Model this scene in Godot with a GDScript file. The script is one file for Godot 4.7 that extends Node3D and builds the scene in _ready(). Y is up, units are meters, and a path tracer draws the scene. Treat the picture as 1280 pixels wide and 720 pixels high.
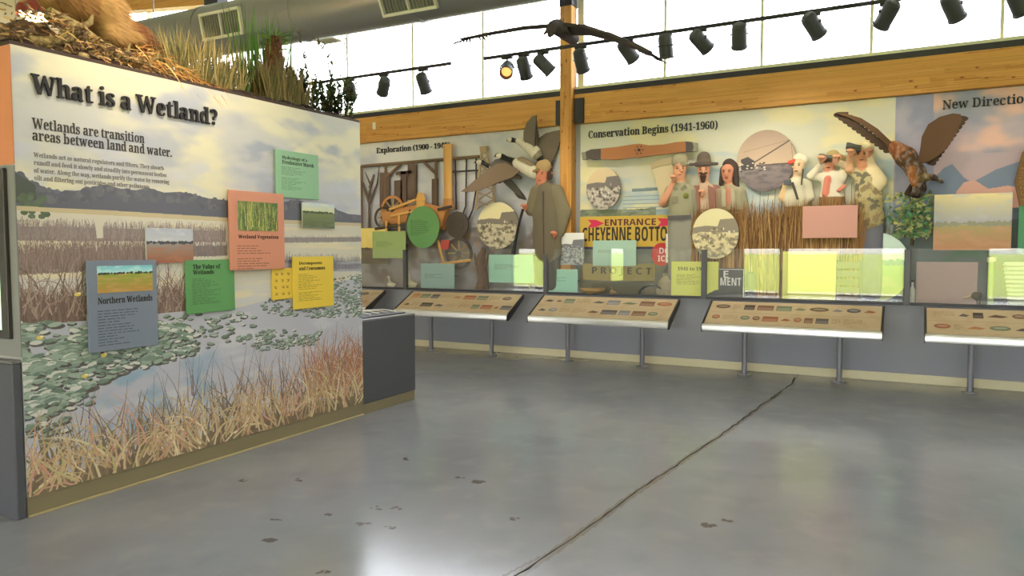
extends Node3D

# ---------------------------------------------------------------- mesh building
class MB:
	var v := PackedVector3Array()
	var n := PackedVector3Array()
	var t := PackedVector2Array()
	var c := PackedColorArray()
	var xf := Transform3D.IDENTITY
	var col := Color.WHITE
	func at(b: Basis, o: Vector3) -> MB:
		xf = Transform3D(b, o)
		return self
	func tri(a: Vector3, b: Vector3, d: Vector3, na: Vector3, nb: Vector3, nd: Vector3, ta := Vector2.ZERO, tb := Vector2.ZERO, td := Vector2.ZERO) -> void:
		a = xf * a
		b = xf * b
		d = xf * d
		na = (xf.basis * na).normalized()
		nb = (xf.basis * nb).normalized()
		nd = (xf.basis * nd).normalized()
		if (b - a).cross(d - a).dot(na + nb + nd) > 0.0:
			var s := b
			b = d
			d = s
			s = nb
			nb = nd
			nd = s
			var u := tb
			tb = td
			td = u
		v.append(a)
		v.append(b)
		v.append(d)
		n.append(na)
		n.append(nb)
		n.append(nd)
		t.append(ta)
		t.append(tb)
		t.append(td)
		c.append(col)
		c.append(col)
		c.append(col)
	func flat(a: Vector3, b: Vector3, d: Vector3, out := Vector3.ZERO) -> void:
		var m := (b - a).cross(d - a).normalized()
		if out != Vector3.ZERO and m.dot(out) < 0.0:
			m = -m
		tri(a, b, d, m, m, m, uvof(a, m), uvof(b, m), uvof(d, m))
	func uvof(p: Vector3, m: Vector3) -> Vector2:
		var q := m.abs()
		if q.z >= q.x and q.z >= q.y:
			return Vector2(p.x, -p.y)
		if q.x >= q.y:
			return Vector2(p.z, -p.y)
		return Vector2(p.x, p.z)
	func quad(a: Vector3, b: Vector3, d: Vector3, e: Vector3, out := Vector3.ZERO) -> void:
		flat(a, b, d, out)
		flat(a, d, e, out)
	func quaduv(a: Vector3, b: Vector3, d: Vector3, e: Vector3, m: Vector3) -> void:
		# a = top left, b = top right, d = bottom right, e = bottom left
		tri(a, b, d, m, m, m, Vector2(0, 0), Vector2(1, 0), Vector2(1, 1))
		tri(a, d, e, m, m, m, Vector2(0, 0), Vector2(1, 1), Vector2(0, 1))
	func box(ctr: Vector3, size: Vector3, ch := 0.0) -> void:
		var h := size * 0.5
		if ch <= 0.0:
			for ax in 3:
				for s: float in [-1.0, 1.0]:
					var m := Vector3.ZERO
					m[ax] = s
					var u := Vector3.ZERO
					var w := Vector3.ZERO
					u[(ax + 1) % 3] = h[(ax + 1) % 3]
					w[(ax + 2) % 3] = h[(ax + 2) % 3]
					var o := ctr + m * h[ax]
					quad(o - u - w, o + u - w, o + u + w, o - u + w, m)
			return
		ch = minf(ch, minf(h.x, minf(h.y, h.z)) * 0.98)
		var k := h - Vector3(ch, ch, ch)
		for ax in 3:
			for s: float in [-1.0, 1.0]:
				var m := Vector3.ZERO
				m[ax] = s
				var u := Vector3.ZERO
				var w := Vector3.ZERO
				u[(ax + 1) % 3] = k[(ax + 1) % 3]
				w[(ax + 2) % 3] = k[(ax + 2) % 3]
				var o := ctr + m * h[ax]
				quad(o - u - w, o + u - w, o + u + w, o - u + w, m)
		for ax in 3:
			var b := (ax + 1) % 3
			var d := (ax + 2) % 3
			for sb: float in [-1.0, 1.0]:
				for sd: float in [-1.0, 1.0]:
					var p := Vector3.ZERO
					var q := Vector3.ZERO
					p[b] = sb * h[b]
					p[d] = sd * k[d]
					q[b] = sb * k[b]
					q[d] = sd * h[d]
					var e := Vector3.ZERO
					e[ax] = k[ax]
					var m := Vector3.ZERO
					m[b] = sb
					m[d] = sd
					quad(ctr + p - e, ctr + p + e, ctr + q + e, ctr + q - e, m)
		for sx: float in [-1.0, 1.0]:
			for sy: float in [-1.0, 1.0]:
				for sz: float in [-1.0, 1.0]:
					var m := Vector3(sx, sy, sz)
					flat(ctr + Vector3(sx * h.x, sy * k.y, sz * k.z), ctr + Vector3(sx * k.x, sy * h.y, sz * k.z), ctr + Vector3(sx * k.x, sy * k.y, sz * h.z), m)
	func span(x0: float, y0: float, z0: float, x1: float, y1: float, z1: float, ch := 0.0) -> void:
		box(Vector3(x0 + x1, y0 + y1, z0 + z1) * 0.5, Vector3(absf(x1 - x0), absf(y1 - y0), absf(z1 - z0)), ch)
	func tube(pts: Array, radii: Array, sides := 8, caps := true, squash := 1.0) -> void:
		var rings := []
		var norms := []
		var prev := Vector3.ZERO
		for i in pts.size():
			var d: Vector3
			if i == 0:
				d = pts[1] - pts[0]
			elif i == pts.size() - 1:
				d = pts[i] - pts[i - 1]
			else:
				d = (pts[i + 1] - pts[i]).normalized() + (pts[i] - pts[i - 1]).normalized()
			d = d.normalized()
			var u := prev
			if i == 0:
				u = Vector3.UP if absf(d.y) < 0.9 else Vector3.RIGHT
			u = (u - d * u.dot(d)).normalized()
			prev = u
			var w := d.cross(u)
			var ring := []
			var nn := []
			var r: float = radii[mini(i, radii.size() - 1)]
			for k in sides:
				var a := TAU * k / sides
				var m := u * cos(a) + w * sin(a)
				ring.append(pts[i] + u * (cos(a) * r) + w * (sin(a) * r * squash))
				nn.append(m)
			rings.append(ring)
			norms.append(nn)
		for i in pts.size() - 1:
			for k in sides:
				var l := (k + 1) % sides
				tri(rings[i][k], rings[i][l], rings[i + 1][l], norms[i][k], norms[i][l], norms[i + 1][l])
				tri(rings[i][k], rings[i + 1][l], rings[i + 1][k], norms[i][k], norms[i + 1][l], norms[i + 1][k])
		if caps:
			for e in 2:
				var i := 0 if e == 0 else pts.size() - 1
				var m: Vector3 = (pts[0] - pts[1]).normalized() if e == 0 else (pts[i] - pts[i - 1]).normalized()
				for k in sides:
					tri(pts[i], rings[i][k], rings[i][(k + 1) % sides], m, m, m)
	func lathe(prof: Array, sides := 16) -> void:
		# prof: Vector2(radius, height) about local y
		for i in prof.size() - 1:
			var a: Vector2 = prof[i]
			var b: Vector2 = prof[i + 1]
			var e := (b - a).normalized()
			var nr := Vector2(e.y, -e.x)
			for k in sides:
				var p := TAU * k / sides
				var q := TAU * (k + 1) / sides
				var cp := Vector3(cos(p), 0, sin(p))
				var cq := Vector3(cos(q), 0, sin(q))
				var np := cp * nr.x + Vector3.UP * nr.y
				var nq := cq * nr.x + Vector3.UP * nr.y
				var A := cp * a.x + Vector3.UP * a.y
				var Bq := cq * a.x + Vector3.UP * a.y
				var C := cq * b.x + Vector3.UP * b.y
				var D := cp * b.x + Vector3.UP * b.y
				if b.x > 0.0001:
					tri(A, C, D, np, nq, np)
				if a.x > 0.0001:
					tri(A, Bq, C, np, nq, nq)
	func _pt(q: Vector2, z: float, root: Vector2, lift: float) -> Vector3:
		return Vector3(q.x, q.y, z + lift * (q - root).length())
	func _pu(q: Vector2, r: Rect2) -> Vector2:
		return Vector2((q.x - r.position.x) / r.size.x, 1.0 - (q.y - r.position.y) / r.size.y)
	func prism(poly: PackedVector2Array, z0: float, z1: float, r := Rect2(0, 0, 1, 1), root := Vector2.ZERO, lift := 0.0) -> void:
		# front at z1; uv of the front over rect r (metres)
		var idx := Geometry2D.triangulate_polygon(poly)
		for i in range(0, idx.size(), 3):
			var a := poly[idx[i]]
			var b := poly[idx[i + 1]]
			var d := poly[idx[i + 2]]
			var A: Vector3 = _pt(a, z1, root, lift)
			var Bq: Vector3 = _pt(b, z1, root, lift)
			var C: Vector3 = _pt(d, z1, root, lift)
			var m := (Bq - A).cross(C - A).normalized()
			if m.z < 0:
				m = -m
			tri(A, Bq, C, m, m, m, _pu(a, r), _pu(b, r), _pu(d, r))
			tri(_pt(a, z0, root, lift), _pt(b, z0, root, lift), _pt(d, z0, root, lift), -m, -m, -m, _pu(a, r), _pu(b, r), _pu(d, r))
		var area := 0.0
		for i in poly.size():
			var a := poly[i]
			var b := poly[(i + 1) % poly.size()]
			area += a.x * b.y - b.x * a.y
		for i in poly.size():
			var a := poly[i]
			var b := poly[(i + 1) % poly.size()]
			var m := Vector3(b.y - a.y, a.x - b.x, 0).normalized() * signf(area)
			quadn(_pt(a, z0, root, lift), _pt(b, z0, root, lift), _pt(b, z1, root, lift), _pt(a, z1, root, lift), m, _pu(a, r), _pu(b, r))
	func quadn(a: Vector3, b: Vector3, d: Vector3, e: Vector3, m: Vector3, ua: Vector2, ub: Vector2) -> void:
		tri(a, b, d, m, m, m, ua, ub, ub)
		tri(a, d, e, m, m, m, ua, ub, ua)
	func ball(ctr: Vector3, r: Vector3, b := Basis.IDENTITY, seg := 12, ring := 8) -> void:
		for i in ring:
			for k in seg:
				var q := []
				for o in [[0, 0], [0, 1], [1, 1], [1, 0]]:
					var th: float = PI * (i + o[0]) / ring
					var ph: float = TAU * (k + o[1]) / seg
					q.append(Vector3(sin(th) * cos(ph), cos(th), sin(th) * sin(ph)))
				var P := []
				var N := []
				for d: Vector3 in q:
					P.append(ctr + b * (d * r))
					N.append(b * (d / r))
				if i < ring - 1:
					tri(P[0], P[2], P[3], N[0], N[2], N[3])
				if i > 0:
					tri(P[0], P[1], P[2], N[0], N[1], N[2])
	func blade(base: Vector3, dir: Vector3, side: Vector3, ln: float, w: float, droop: Vector3, seg := 3) -> void:
		# a bent leaf with a low ridge, tapering to its tip
		var prev := base
		var pw := w
		for i in seg:
			var f := float(i + 1) / seg
			var p := base + dir * (ln * f) + droop * (f * f)
			var nw := w * (1.0 - f * f)
			var m := (p - prev).cross(side).normalized()
			if nw > w * 0.02:
				quad(prev - side * pw, prev + side * pw, p + side * nw, p - side * nw, m)
			else:
				flat(prev - side * pw, prev + side * pw, p, m)
			prev = p
			pw = nw
	func mesh() -> ArrayMesh:
		var a := []
		a.resize(Mesh.ARRAY_MAX)
		a[Mesh.ARRAY_VERTEX] = v
		a[Mesh.ARRAY_NORMAL] = n
		a[Mesh.ARRAY_TEX_UV] = t
		a[Mesh.ARRAY_COLOR] = c
		var m := ArrayMesh.new()
		m.add_surface_from_arrays(Mesh.PRIMITIVE_TRIANGLES, a)
		return m

# ---------------------------------------------------------------- painting of prints
class Cv:
	var im: Image
	var k: float
	var ox: float
	var oy: float
	var w: int
	var h: int
	var rng := RandomNumberGenerator.new()
	func _init(x0: float, y0: float, x1: float, y1: float, ppm: float, base := Color.WHITE) -> void:
		ox = x0
		oy = y0
		k = ppm
		w = int((x1 - x0) * ppm)
		h = int((y1 - y0) * ppm)
		im = Image.create(w, h, false, Image.FORMAT_RGBA8)
		im.fill(base)
		rng.seed = 7
	func px(x: float, y: float) -> Vector2:
		return Vector2((x - ox) * k, h - (y - oy) * k)
	func poly(f: Array, col: Color) -> void:
		var q := PackedVector2Array()
		for i in range(0, f.size(), 2):
			q.append(px(f[i], f[i + 1]))
		fill(q, col)
	func fill(q: PackedVector2Array, col: Color) -> void:
		var lo := 1e9
		var hi := -1e9
		for p in q:
			lo = minf(lo, p.y)
			hi = maxf(hi, p.y)
		for y in range(maxi(0, int(lo)), mini(h, int(hi) + 1)):
			var xs := []
			var yy := y + 0.5
			for i in q.size():
				var a := q[i]
				var b := q[(i + 1) % q.size()]
				if (a.y <= yy) != (b.y <= yy):
					xs.append(a.x + (yy - a.y) / (b.y - a.y) * (b.x - a.x))
			xs.sort()
			for i in range(0, xs.size() - 1, 2):
				var x0 := int(round(xs[i]))
				var x1 := int(round(xs[i + 1]))
				im.fill_rect(Rect2i(x0, y, maxi(1, x1 - x0), 1), col)
	func dab(x: float, y: float, rx: float, ry: float, col: Color, tilt := 0.0) -> void:
		var q := PackedVector2Array()
		for i in 14:
			var a := TAU * i / 14.0
			var d := Vector2(cos(a) * rx, sin(a) * ry).rotated(tilt)
			q.append(px(x + d.x, y + d.y))
		fill(q, col)
	func line(x0: float, y0: float, x1: float, y1: float, wd: float, col: Color, w2 := -1.0) -> void:
		var a := px(x0, y0)
		var b := px(x1, y1)
		var m := (b - a).orthogonal().normalized()
		var e := wd if w2 < 0 else w2
		fill(PackedVector2Array([a + m * wd * k * 0.5, b + m * e * k * 0.5, b - m * e * k * 0.5, a - m * wd * k * 0.5]), col)
	func reed(x: float, y: float, ang: float, ln: float, wd: float, bend: float, col: Color) -> void:
		var p := Vector2(x, y)
		var a := ang
		for i in 4:
			var q := p + Vector2(sin(a), cos(a)) * ln * 0.25
			line(p.x, p.y, q.x, q.y, wd * (1.0 - i * 0.22), col, wd * (1.0 - (i + 1) * 0.22))
			p = q
			a += bend * 0.25
	func grad(y0: float, y1: float, a: Color, b: Color) -> void:
		var p := int(px(0, y1).y)
		var q := int(px(0, y0).y)
		for y in range(maxi(0, p), mini(h, q + 1)):
			im.fill_rect(Rect2i(0, y, w, 1), b.lerp(a, clampf(float(y - p) / maxf(1, q - p), 0, 1)))
	func wash(x0: float, y0: float, x1: float, y1: float, fx: float, fy: float, col: Color, lo: float, hi: float, al: float, sd: int, edge := 0.0) -> void:
		var nz := FastNoiseLite.new()
		nz.seed = sd
		nz.noise_type = FastNoiseLite.TYPE_SIMPLEX_SMOOTH
		nz.frequency = 1.0
		nz.fractal_octaves = 4
		var a := px(x0, y1)
		var b := px(x1, y0)
		var tw := maxi(8, int((b.x - a.x) / 4))
		var th := maxi(8, int((b.y - a.y) / 4))
		var lay := Image.create(tw, th, false, Image.FORMAT_RGBA8)
		for j in th:
			for i in tw:
				var s := smoothstep(lo, hi, nz.get_noise_2d(i * fx * 4.0 / k, j * fy * 4.0 / k)) * al
				if edge > 0.0:
					s *= smoothstep(0, edge, minf(minf(i, tw - i) / float(tw), minf(j, th - j) / float(th)))
				lay.set_pixel(i, j, Color(col.r, col.g, col.b, s))
		lay.resize(int(b.x - a.x), int(b.y - a.y), Image.INTERPOLATE_BILINEAR)
		im.blend_rect(lay, Rect2i(0, 0, lay.get_width(), lay.get_height()), Vector2i(a))
	func words(x0: float, y1: float, x1: float, rows: int, pitch: float, col: Color) -> void:
		for r in rows:
			var x := x0
			var last := x1 if r < rows - 1 else x0 + (x1 - x0) * rng.randf_range(0.35, 0.8)
			var y := y1 - r * pitch
			while x < last - pitch * 0.5:
				var l := minf(rng.randf_range(1.2, 4.0) * pitch, last - x)
				var p := px(x, y)
				im.fill_rect(Rect2i(int(p.x), int(p.y), maxi(1, int(l * k)), maxi(1, int(pitch * 0.42 * k))), col)
				x += l + pitch * 0.45
	func tex() -> ImageTexture:
		return ImageTexture.create_from_image(im)

func C(r: int, g: int, b: int) -> Color:
	return Color(r / 255.0, g / 255.0, b / 255.0)

func Cl(r: int, g: int, b: int) -> Color:      # the same for vertex colours, which are linear
	return C(r, g, b).srgb_to_linear()

func mat(col: Color, rough := 0.7, metal := 0.0, tex: Texture2D = null) -> StandardMaterial3D:
	var m := StandardMaterial3D.new()
	m.albedo_color = col
	m.roughness = rough
	m.metallic = metal
	m.albedo_texture = tex
	return m

func vmat(rough := 0.75) -> StandardMaterial3D:
	var m := mat(Color.WHITE, rough)
	m.vertex_color_use_as_albedo = true
	return m

func noise_tex(freq: float, a: Color, b: Color, sd: int, size := 512, oct := 5) -> NoiseTexture2D:
	var nz := FastNoiseLite.new()
	nz.seed = sd
	nz.frequency = freq
	nz.fractal_octaves = oct
	var t := NoiseTexture2D.new()
	t.width = size
	t.height = size
	t.seamless = true
	t.noise = nz
	var g := Gradient.new()
	g.set_color(0, a)
	g.set_color(1, b)
	t.color_ramp = g
	return t

var taken := {}
func numbered(called: String) -> String:
	var k: int = taken.get(called, 0)
	taken[called] = k + 1
	return called if k == 0 else "%s_%03d" % [called, k]

func tag(o: Node, label: String, category: String, group := "", kind := "") -> Node:
	o.set_meta("label", label)
	o.set_meta("category", category)
	if group:
		o.set_meta("group", group)
	if kind:
		o.set_meta("kind", kind)
	return o

func thing(called: String, label: String, category: String, xf := Transform3D.IDENTITY, group := "") -> Node3D:
	var o := Node3D.new()
	o.name = numbered(called)
	add_child(o)
	o.transform = xf
	tag(o, label, category, group)
	return o

func obj(called: String, m, material: Material, parent: Node = self, xf := Transform3D.IDENTITY) -> MeshInstance3D:
	var o := MeshInstance3D.new()
	o.name = numbered(called) if parent == self else called
	o.mesh = m.mesh() if m is MB else m
	o.material_override = null
	if o.mesh.get_surface_count():
		o.set_surface_override_material(0, material)
	parent.add_child(o, true)
	o.transform = xf
	return o

func struct(called: String, m, material: Material, parent: Node = self) -> MeshInstance3D:
	var o := obj(called, m, material, parent)
	if parent == self:
		o.set_meta("kind", "structure")
	return o

func room_part(called: String, label: String, category: String) -> Node3D:
	var o := thing(called, label, category)
	o.set_meta("kind", "structure")
	return o

func P2(f: Array) -> PackedVector2Array:
	var q := PackedVector2Array()
	for i in range(0, f.size(), 2):
		q.append(Vector2(f[i], f[i + 1]))
	return q

func off(f: Array, dx: float, dy: float) -> Array:
	var r := []
	for i in f.size():
		r.append(f[i] - (dx if i % 2 == 0 else dy))
	return r

func P3(f: Array, z: float) -> Array:
	var q := []
	for i in range(0, f.size(), 2):
		q.append(Vector3(f[i], f[i + 1], z))
	return q

var serif := SystemFont.new()
var sans := SystemFont.new()
func lettering(parent: Node, called: String, words: String, font: Font, material: Material, left: float, base: float, width: float, height: float, z: float, depth := 0.004, step := 2.0) -> MeshInstance3D:
	# fits the words into a box of the given width and height whose lower left corner is (left, base)
	var t := TextMesh.new()
	t.text = words
	t.font = font
	t.font_size = 32
	t.pixel_size = 0.01
	t.depth = 0.01
	t.curve_step = step
	t.horizontal_alignment = HORIZONTAL_ALIGNMENT_LEFT
	var bb := t.get_aabb()
	var sx := width / maxf(bb.size.x, 0.001)
	var sy := height / maxf(bb.size.y, 0.001)
	var o := MeshInstance3D.new()
	o.name = called
	o.mesh = t
	o.set_surface_override_material(0, material)
	parent.add_child(o, true)
	o.scale = Vector3(sx, sy, depth / 0.01)
	o.position = Vector3(left - bb.position.x * sx, base - bb.position.y * sy, z + depth * 0.5)
	return o

# ---------------------------------------------------------------- soft bodies: tapered capsules joined smoothly, meshed as surface nets
func flesh(bones: Array, cell: float, blend: float, zmin := -1e9, zscale := 1.0) -> MB:
	# bone: [Vector3 a, Vector3 b, ra, rb, Color]
	var lo := Vector3(1e9, 1e9, 1e9)
	var hi := -lo
	for b: Array in bones:
		for e in 2:
			var r: float = b[2 + e] + blend + cell * 2
			lo = lo.min(b[e] - Vector3(r, r, r))
			hi = hi.max(b[e] + Vector3(r, r, r))
	lo.z = maxf(lo.z, zmin - cell * 2)
	var nx := int((hi.x - lo.x) / cell) + 2
	var ny := int((hi.y - lo.y) / cell) + 2
	var nz := int((hi.z - lo.z) / cell) + 2
	var d := PackedFloat32Array()
	d.resize(nx * ny * nz)
	d.fill(9.0)
	var who := PackedInt32Array()
	who.resize(nx * ny * nz)
	var best := PackedFloat32Array()
	best.resize(nx * ny * nz)
	best.fill(9.0)
	for bi in bones.size():
		var b: Array = bones[bi]
		var A: Vector3 = b[0]
		var Bv: Vector3 = b[1]
		var ra: float = b[2]
		var rb: float = b[3]
		var m := maxf(ra, rb) + blend * 2 + cell * 2
		var p := (A.min(Bv) - Vector3(m, m, m) - lo) / cell
		var q := (A.max(Bv) + Vector3(m, m, m) - lo) / cell
		var ab := Bv - A
		var ll := maxf(ab.length_squared(), 1e-9)
		for z in range(maxi(0, int(p.z)), mini(nz, int(q.z) + 1)):
			for y in range(maxi(0, int(p.y)), mini(ny, int(q.y) + 1)):
				for x in range(maxi(0, int(p.x)), mini(nx, int(q.x) + 1)):
					var P := lo + Vector3(x, y, z) * cell - A
					var tt := clampf(P.dot(ab) / ll, 0, 1)
					var e := (P - ab * tt).length() - lerpf(ra, rb, tt)
					var i := (z * ny + y) * nx + x
					if e < best[i]:
						best[i] = e
						who[i] = bi
					var o := d[i]
					var h := maxf(blend - absf(o - e), 0.0) / blend
					d[i] = minf(o, e) - h * h * blend * 0.25
	if zmin > -1e8:
		for z in nz:
			var cut := zmin - (lo.z + z * cell)
			if cut > -cell * 2:
				for i in range(z * nx * ny, (z + 1) * nx * ny):
					d[i] = maxf(d[i], cut)
	var vid := {}
	var vp := PackedVector3Array()
	var vc := PackedColorArray()
	var vn := PackedVector3Array()
	var sx := 1
	var sy := nx
	var sz := nx * ny
	for z in nz - 1:
		for y in ny - 1:
			for x in nx - 1:
				var i := z * sz + y * sy + x
				var cs := [i, i + 1, i + sy, i + sy + 1, i + sz, i + sz + 1, i + sz + sy, i + sz + sy + 1]
				var inside := 0
				for c: int in cs:
					if d[c] < 0:
						inside += 1
				if inside == 0 or inside == 8:
					continue
				var s := Vector3.ZERO
				var cnt := 0
				for e in [[0, 1], [2, 3], [4, 5], [6, 7], [0, 2], [1, 3], [4, 6], [5, 7], [0, 4], [1, 5], [2, 6], [3, 7]]:
					var a: float = d[cs[e[0]]]
					var b: float = d[cs[e[1]]]
					if (a < 0) != (b < 0):
						var f := a / (a - b)
						var pa := Vector3(e[0] & 1, (e[0] >> 1) & 1, e[0] >> 2)
						var pb := Vector3(e[1] & 1, (e[1] >> 1) & 1, e[1] >> 2)
						s += pa.lerp(pb, f)
						cnt += 1
				vid[i] = vp.size()
				vp.append(lo + (Vector3(x, y, z) + s / cnt) * cell)
				var g := Vector3(d[cs[1]] + d[cs[3]] + d[cs[5]] + d[cs[7]] - d[cs[0]] - d[cs[2]] - d[cs[4]] - d[cs[6]], d[cs[2]] + d[cs[3]] + d[cs[6]] + d[cs[7]] - d[cs[0]] - d[cs[1]] - d[cs[4]] - d[cs[5]], d[cs[4]] + d[cs[5]] + d[cs[6]] + d[cs[7]] - d[cs[0]] - d[cs[1]] - d[cs[2]] - d[cs[3]])
				vn.append(g.normalized())
				var mi: int = cs[0]
				for c: int in cs:
					if best[c] < best[mi]:
						mi = c
				vc.append(bones[who[mi]][4])
	var out := MB.new()
	for i: int in vid:
		var x := i % nx
		var y := (i / nx) % ny
		var z := i / sz
		if y > 0 and z > 0 and x < nx - 1 and (d[i] < 0) != (d[i + 1] < 0):
			quad4(out, vid, vp, vn, vc, zscale, i, i - sy, i - sy - sz, i - sz)
		if x > 0 and z > 0 and y < ny - 1 and (d[i] < 0) != (d[i + sy] < 0):
			quad4(out, vid, vp, vn, vc, zscale, i, i - 1, i - 1 - sz, i - sz)
		if x > 0 and y > 0 and z < nz - 1 and (d[i] < 0) != (d[i + sz] < 0):
			quad4(out, vid, vp, vn, vc, zscale, i, i - 1, i - 1 - sy, i - sy)
	return out

func quad4(out: MB, vid: Dictionary, vp: PackedVector3Array, vn: PackedVector3Array, vc: PackedColorArray, zs: float, a: int, b: int, c: int, e: int) -> void:
	if not (vid.has(a) and vid.has(b) and vid.has(c) and vid.has(e)):
		return
	for q: Array in [[vid[a], vid[b], vid[c]], [vid[a], vid[c], vid[e]]]:
		var A := vp[q[0]]
		var k := (vp[q[1]] - A).cross(vp[q[2]] - A).dot(vn[q[0]] + vn[q[1]] + vn[q[2]])
		var order := [q[0], q[2], q[1]] if k > 0 else q
		for j: int in order:
			var p := vp[j]
			out.v.append(Vector3(p.x, p.y, p.z * zs))
			out.n.append((vn[j] * Vector3(1, 1, 1.0 / zs)).normalized())
			out.t.append(Vector2(p.x, p.y))
			out.c.append(vc[j])

func bones2(f: Array, z := 0.0) -> Array:
	# rows [x0, y0, x1, y1, ra, rb, Color, za?, zb?] -> bones
	var r := []
	for q: Array in f:
		r.append([Vector3(q[0], q[1], z + (q[7] if q.size() > 7 else 0.0)), Vector3(q[2], q[3], z + (q[8] if q.size() > 8 else q[7] if q.size() > 7 else 0.0)), q[4], q[5], q[6]])
	return r

# ---------------------------------------------------------------- the scene
var mt := {}
var rng := RandomNumberGenerator.new()
const ZK := -9.166      # face of the low grey wall
const ZG := -9.14       # glass
const ZM := -9.42       # face of the printed murals
var FL := Transform3D(Basis(Vector3.UP, PI / 2), Vector3(-4.292, 0, 0))   # left exhibit: local x runs along the wall, z out of it

func _ready() -> void:
	rng.seed = 11
	var cam := Camera3D.new()
	cam.name = "camera"
	cam.fov = 42.811
	cam.near = 0.05
	cam.far = 400.0
	add_child(cam)
	cam.transform = Transform3D(Basis(Vector3(0.87964512, -0.00203912, -0.47562623), Vector3(-0.02426138, 0.99849666, -0.04915091), Vector3(0.47501142, 0.05477471, 0.87827324)), Vector3(0, 1.5, 0))
	cam.current = true
	var we := WorldEnvironment.new()
	we.name = "world_environment"
	var env := Environment.new()
	env.background_mode = Environment.BG_SKY
	var skm := ProceduralSkyMaterial.new()
	skm.sky_top_color = C(232, 239, 252)
	skm.sky_horizon_color = C(252, 252, 250)
	skm.sky_curve = 0.2
	skm.ground_bottom_color = C(120, 130, 100)
	skm.ground_horizon_color = C(230, 228, 215)
	env.sky = Sky.new()
	env.sky.sky_material = skm
	env.background_energy_multiplier = 9.0
	env.tonemap_mode = Environment.TONE_MAPPER_LINEAR
	env.tonemap_exposure = 1.42
	env.sdfgi_enabled = true
	env.ssao_enabled = true
	env.ssil_enabled = true
	we.environment = env
	add_child(we)
	var sun := DirectionalLight3D.new()
	sun.name = "sun"
	sun.light_color = C(255, 246, 228)
	sun.light_energy = 11.0
	sun.light_angular_distance = 1.0
	sun.sky_mode = DirectionalLight3D.SKY_MODE_LIGHT_ONLY
	sun.shadow_enabled = true
	add_child(sun)
	sun.look_at_from_position(Vector3(12, 40, 22), Vector3.ZERO)
	serif.font_names = PackedStringArray(["Droid Serif"])
	serif.font_weight = 700
	sans.font_names = PackedStringArray(["Droid Sans"])
	sans.font_weight = 700
	materials()
	shell()
	exhibit_wall()
	exhibit_top()
	murals()
	mural_objects()
	people()
	birds()
	display_ledge()
	desks()
	overhead()

func wood_image(sd: int) -> Image:
	var cv := Cv.new(0, 0, 4.0, 0.5, 256, C(212, 158, 84))
	cv.rng.seed = sd
	for i in 420:
		var y := cv.rng.randf_range(0, 0.5)
		var x := cv.rng.randf_range(-1, 4)
		var l := cv.rng.randf_range(0.3, 1.6)
		var d := cv.rng.randf_range(-0.10, 0.08)
		cv.line(x, y, x + l, y + cv.rng.randf_range(-0.01, 0.01), cv.rng.randf_range(0.003, 0.012), C(212, 158, 84).lightened(d) if d > 0 else C(212, 158, 84).darkened(-d))
	for y: float in [0.125, 0.25, 0.375]:
		cv.line(0, y, 4, y, 0.004, C(190, 136, 68))
	for i in 16:
		var x := cv.rng.randf_range(0, 4)
		var y := cv.rng.randf_range(0.05, 0.45)
		for q in 5:
			cv.line(x - 0.3, y - 0.02 + q * 0.01, x + 0.3, y - 0.02 + q * 0.01, 0.003, C(170, 108, 50), 0.001)
		cv.dab(x, y, 0.02, 0.009, C(142, 84, 38))
	return cv.im

func materials() -> void:
	var wi := wood_image(3)
	var wt := ImageTexture.create_from_image(wi)
	mt.wood = mat(C(255, 246, 226), 0.5, 0.0, wt)
	mt.wood.uv1_scale = Vector3(0.25, 2, 1)
	var wr := wi.duplicate()
	wr.rotate_90(CLOCKWISE)
	mt.wood_v = mat(C(255, 246, 226), 0.5, 0.0, ImageTexture.create_from_image(wr))
	mt.wood_v.uv1_scale = Vector3(2, 0.25, 1)
	mt.steel = mat(C(52, 50, 58), 0.45, 0.3)
	mt.black = mat(C(34, 34, 38), 0.5)
	mt.fixture = mat(C(62, 64, 66), 0.55)
	mt.cream = mat(C(226, 222, 190), 0.6)
	mt.base = mat(C(222, 214, 176), 0.5)
	mt.grey = mat(C(152, 154, 162), 0.75)
	mt.grey.normal_enabled = true
	var gn := noise_tex(0.08, Color.BLACK, Color.WHITE, 5)
	gn.color_ramp = null
	gn.as_normal_map = true
	gn.bump_strength = 1.5
	mt.grey.normal_texture = gn
	mt.grey.normal_scale = 0.2
	mt.grey.uv1_triplanar = true
	mt.grey.uv1_world_triplanar = true
	mt.light = mat(C(214, 210, 200), 0.8)
	mt.plinth = mat(C(76, 76, 79), 0.6)
	mt.alu = mat(C(240, 240, 238), 0.24, 0.6)
	mt.leg = mat(C(138, 138, 146), 0.4, 0.15)
	mt.ink = mat(C(28, 22, 19), 0.7)
	mt.glass = mat(Color(0.9, 1.0, 0.94, 0.02), 0.02)
	mt.glass.transparency = BaseMaterial3D.TRANSPARENCY_ALPHA
	mt.glass.metallic_specular = 0.5
	mt.v = vmat(0.75)
	mt.vfab = vmat(0.9)
	mt.leaf = vmat(0.85)
	mt.leaf.backlight_enabled = true
	mt.leaf.backlight = C(150, 150, 150)
	mt.duct = mat(C(138, 138, 140), 0.42, 0.35)
	mt.iron = mat(C(62, 58, 60), 0.55, 0.4)

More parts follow.
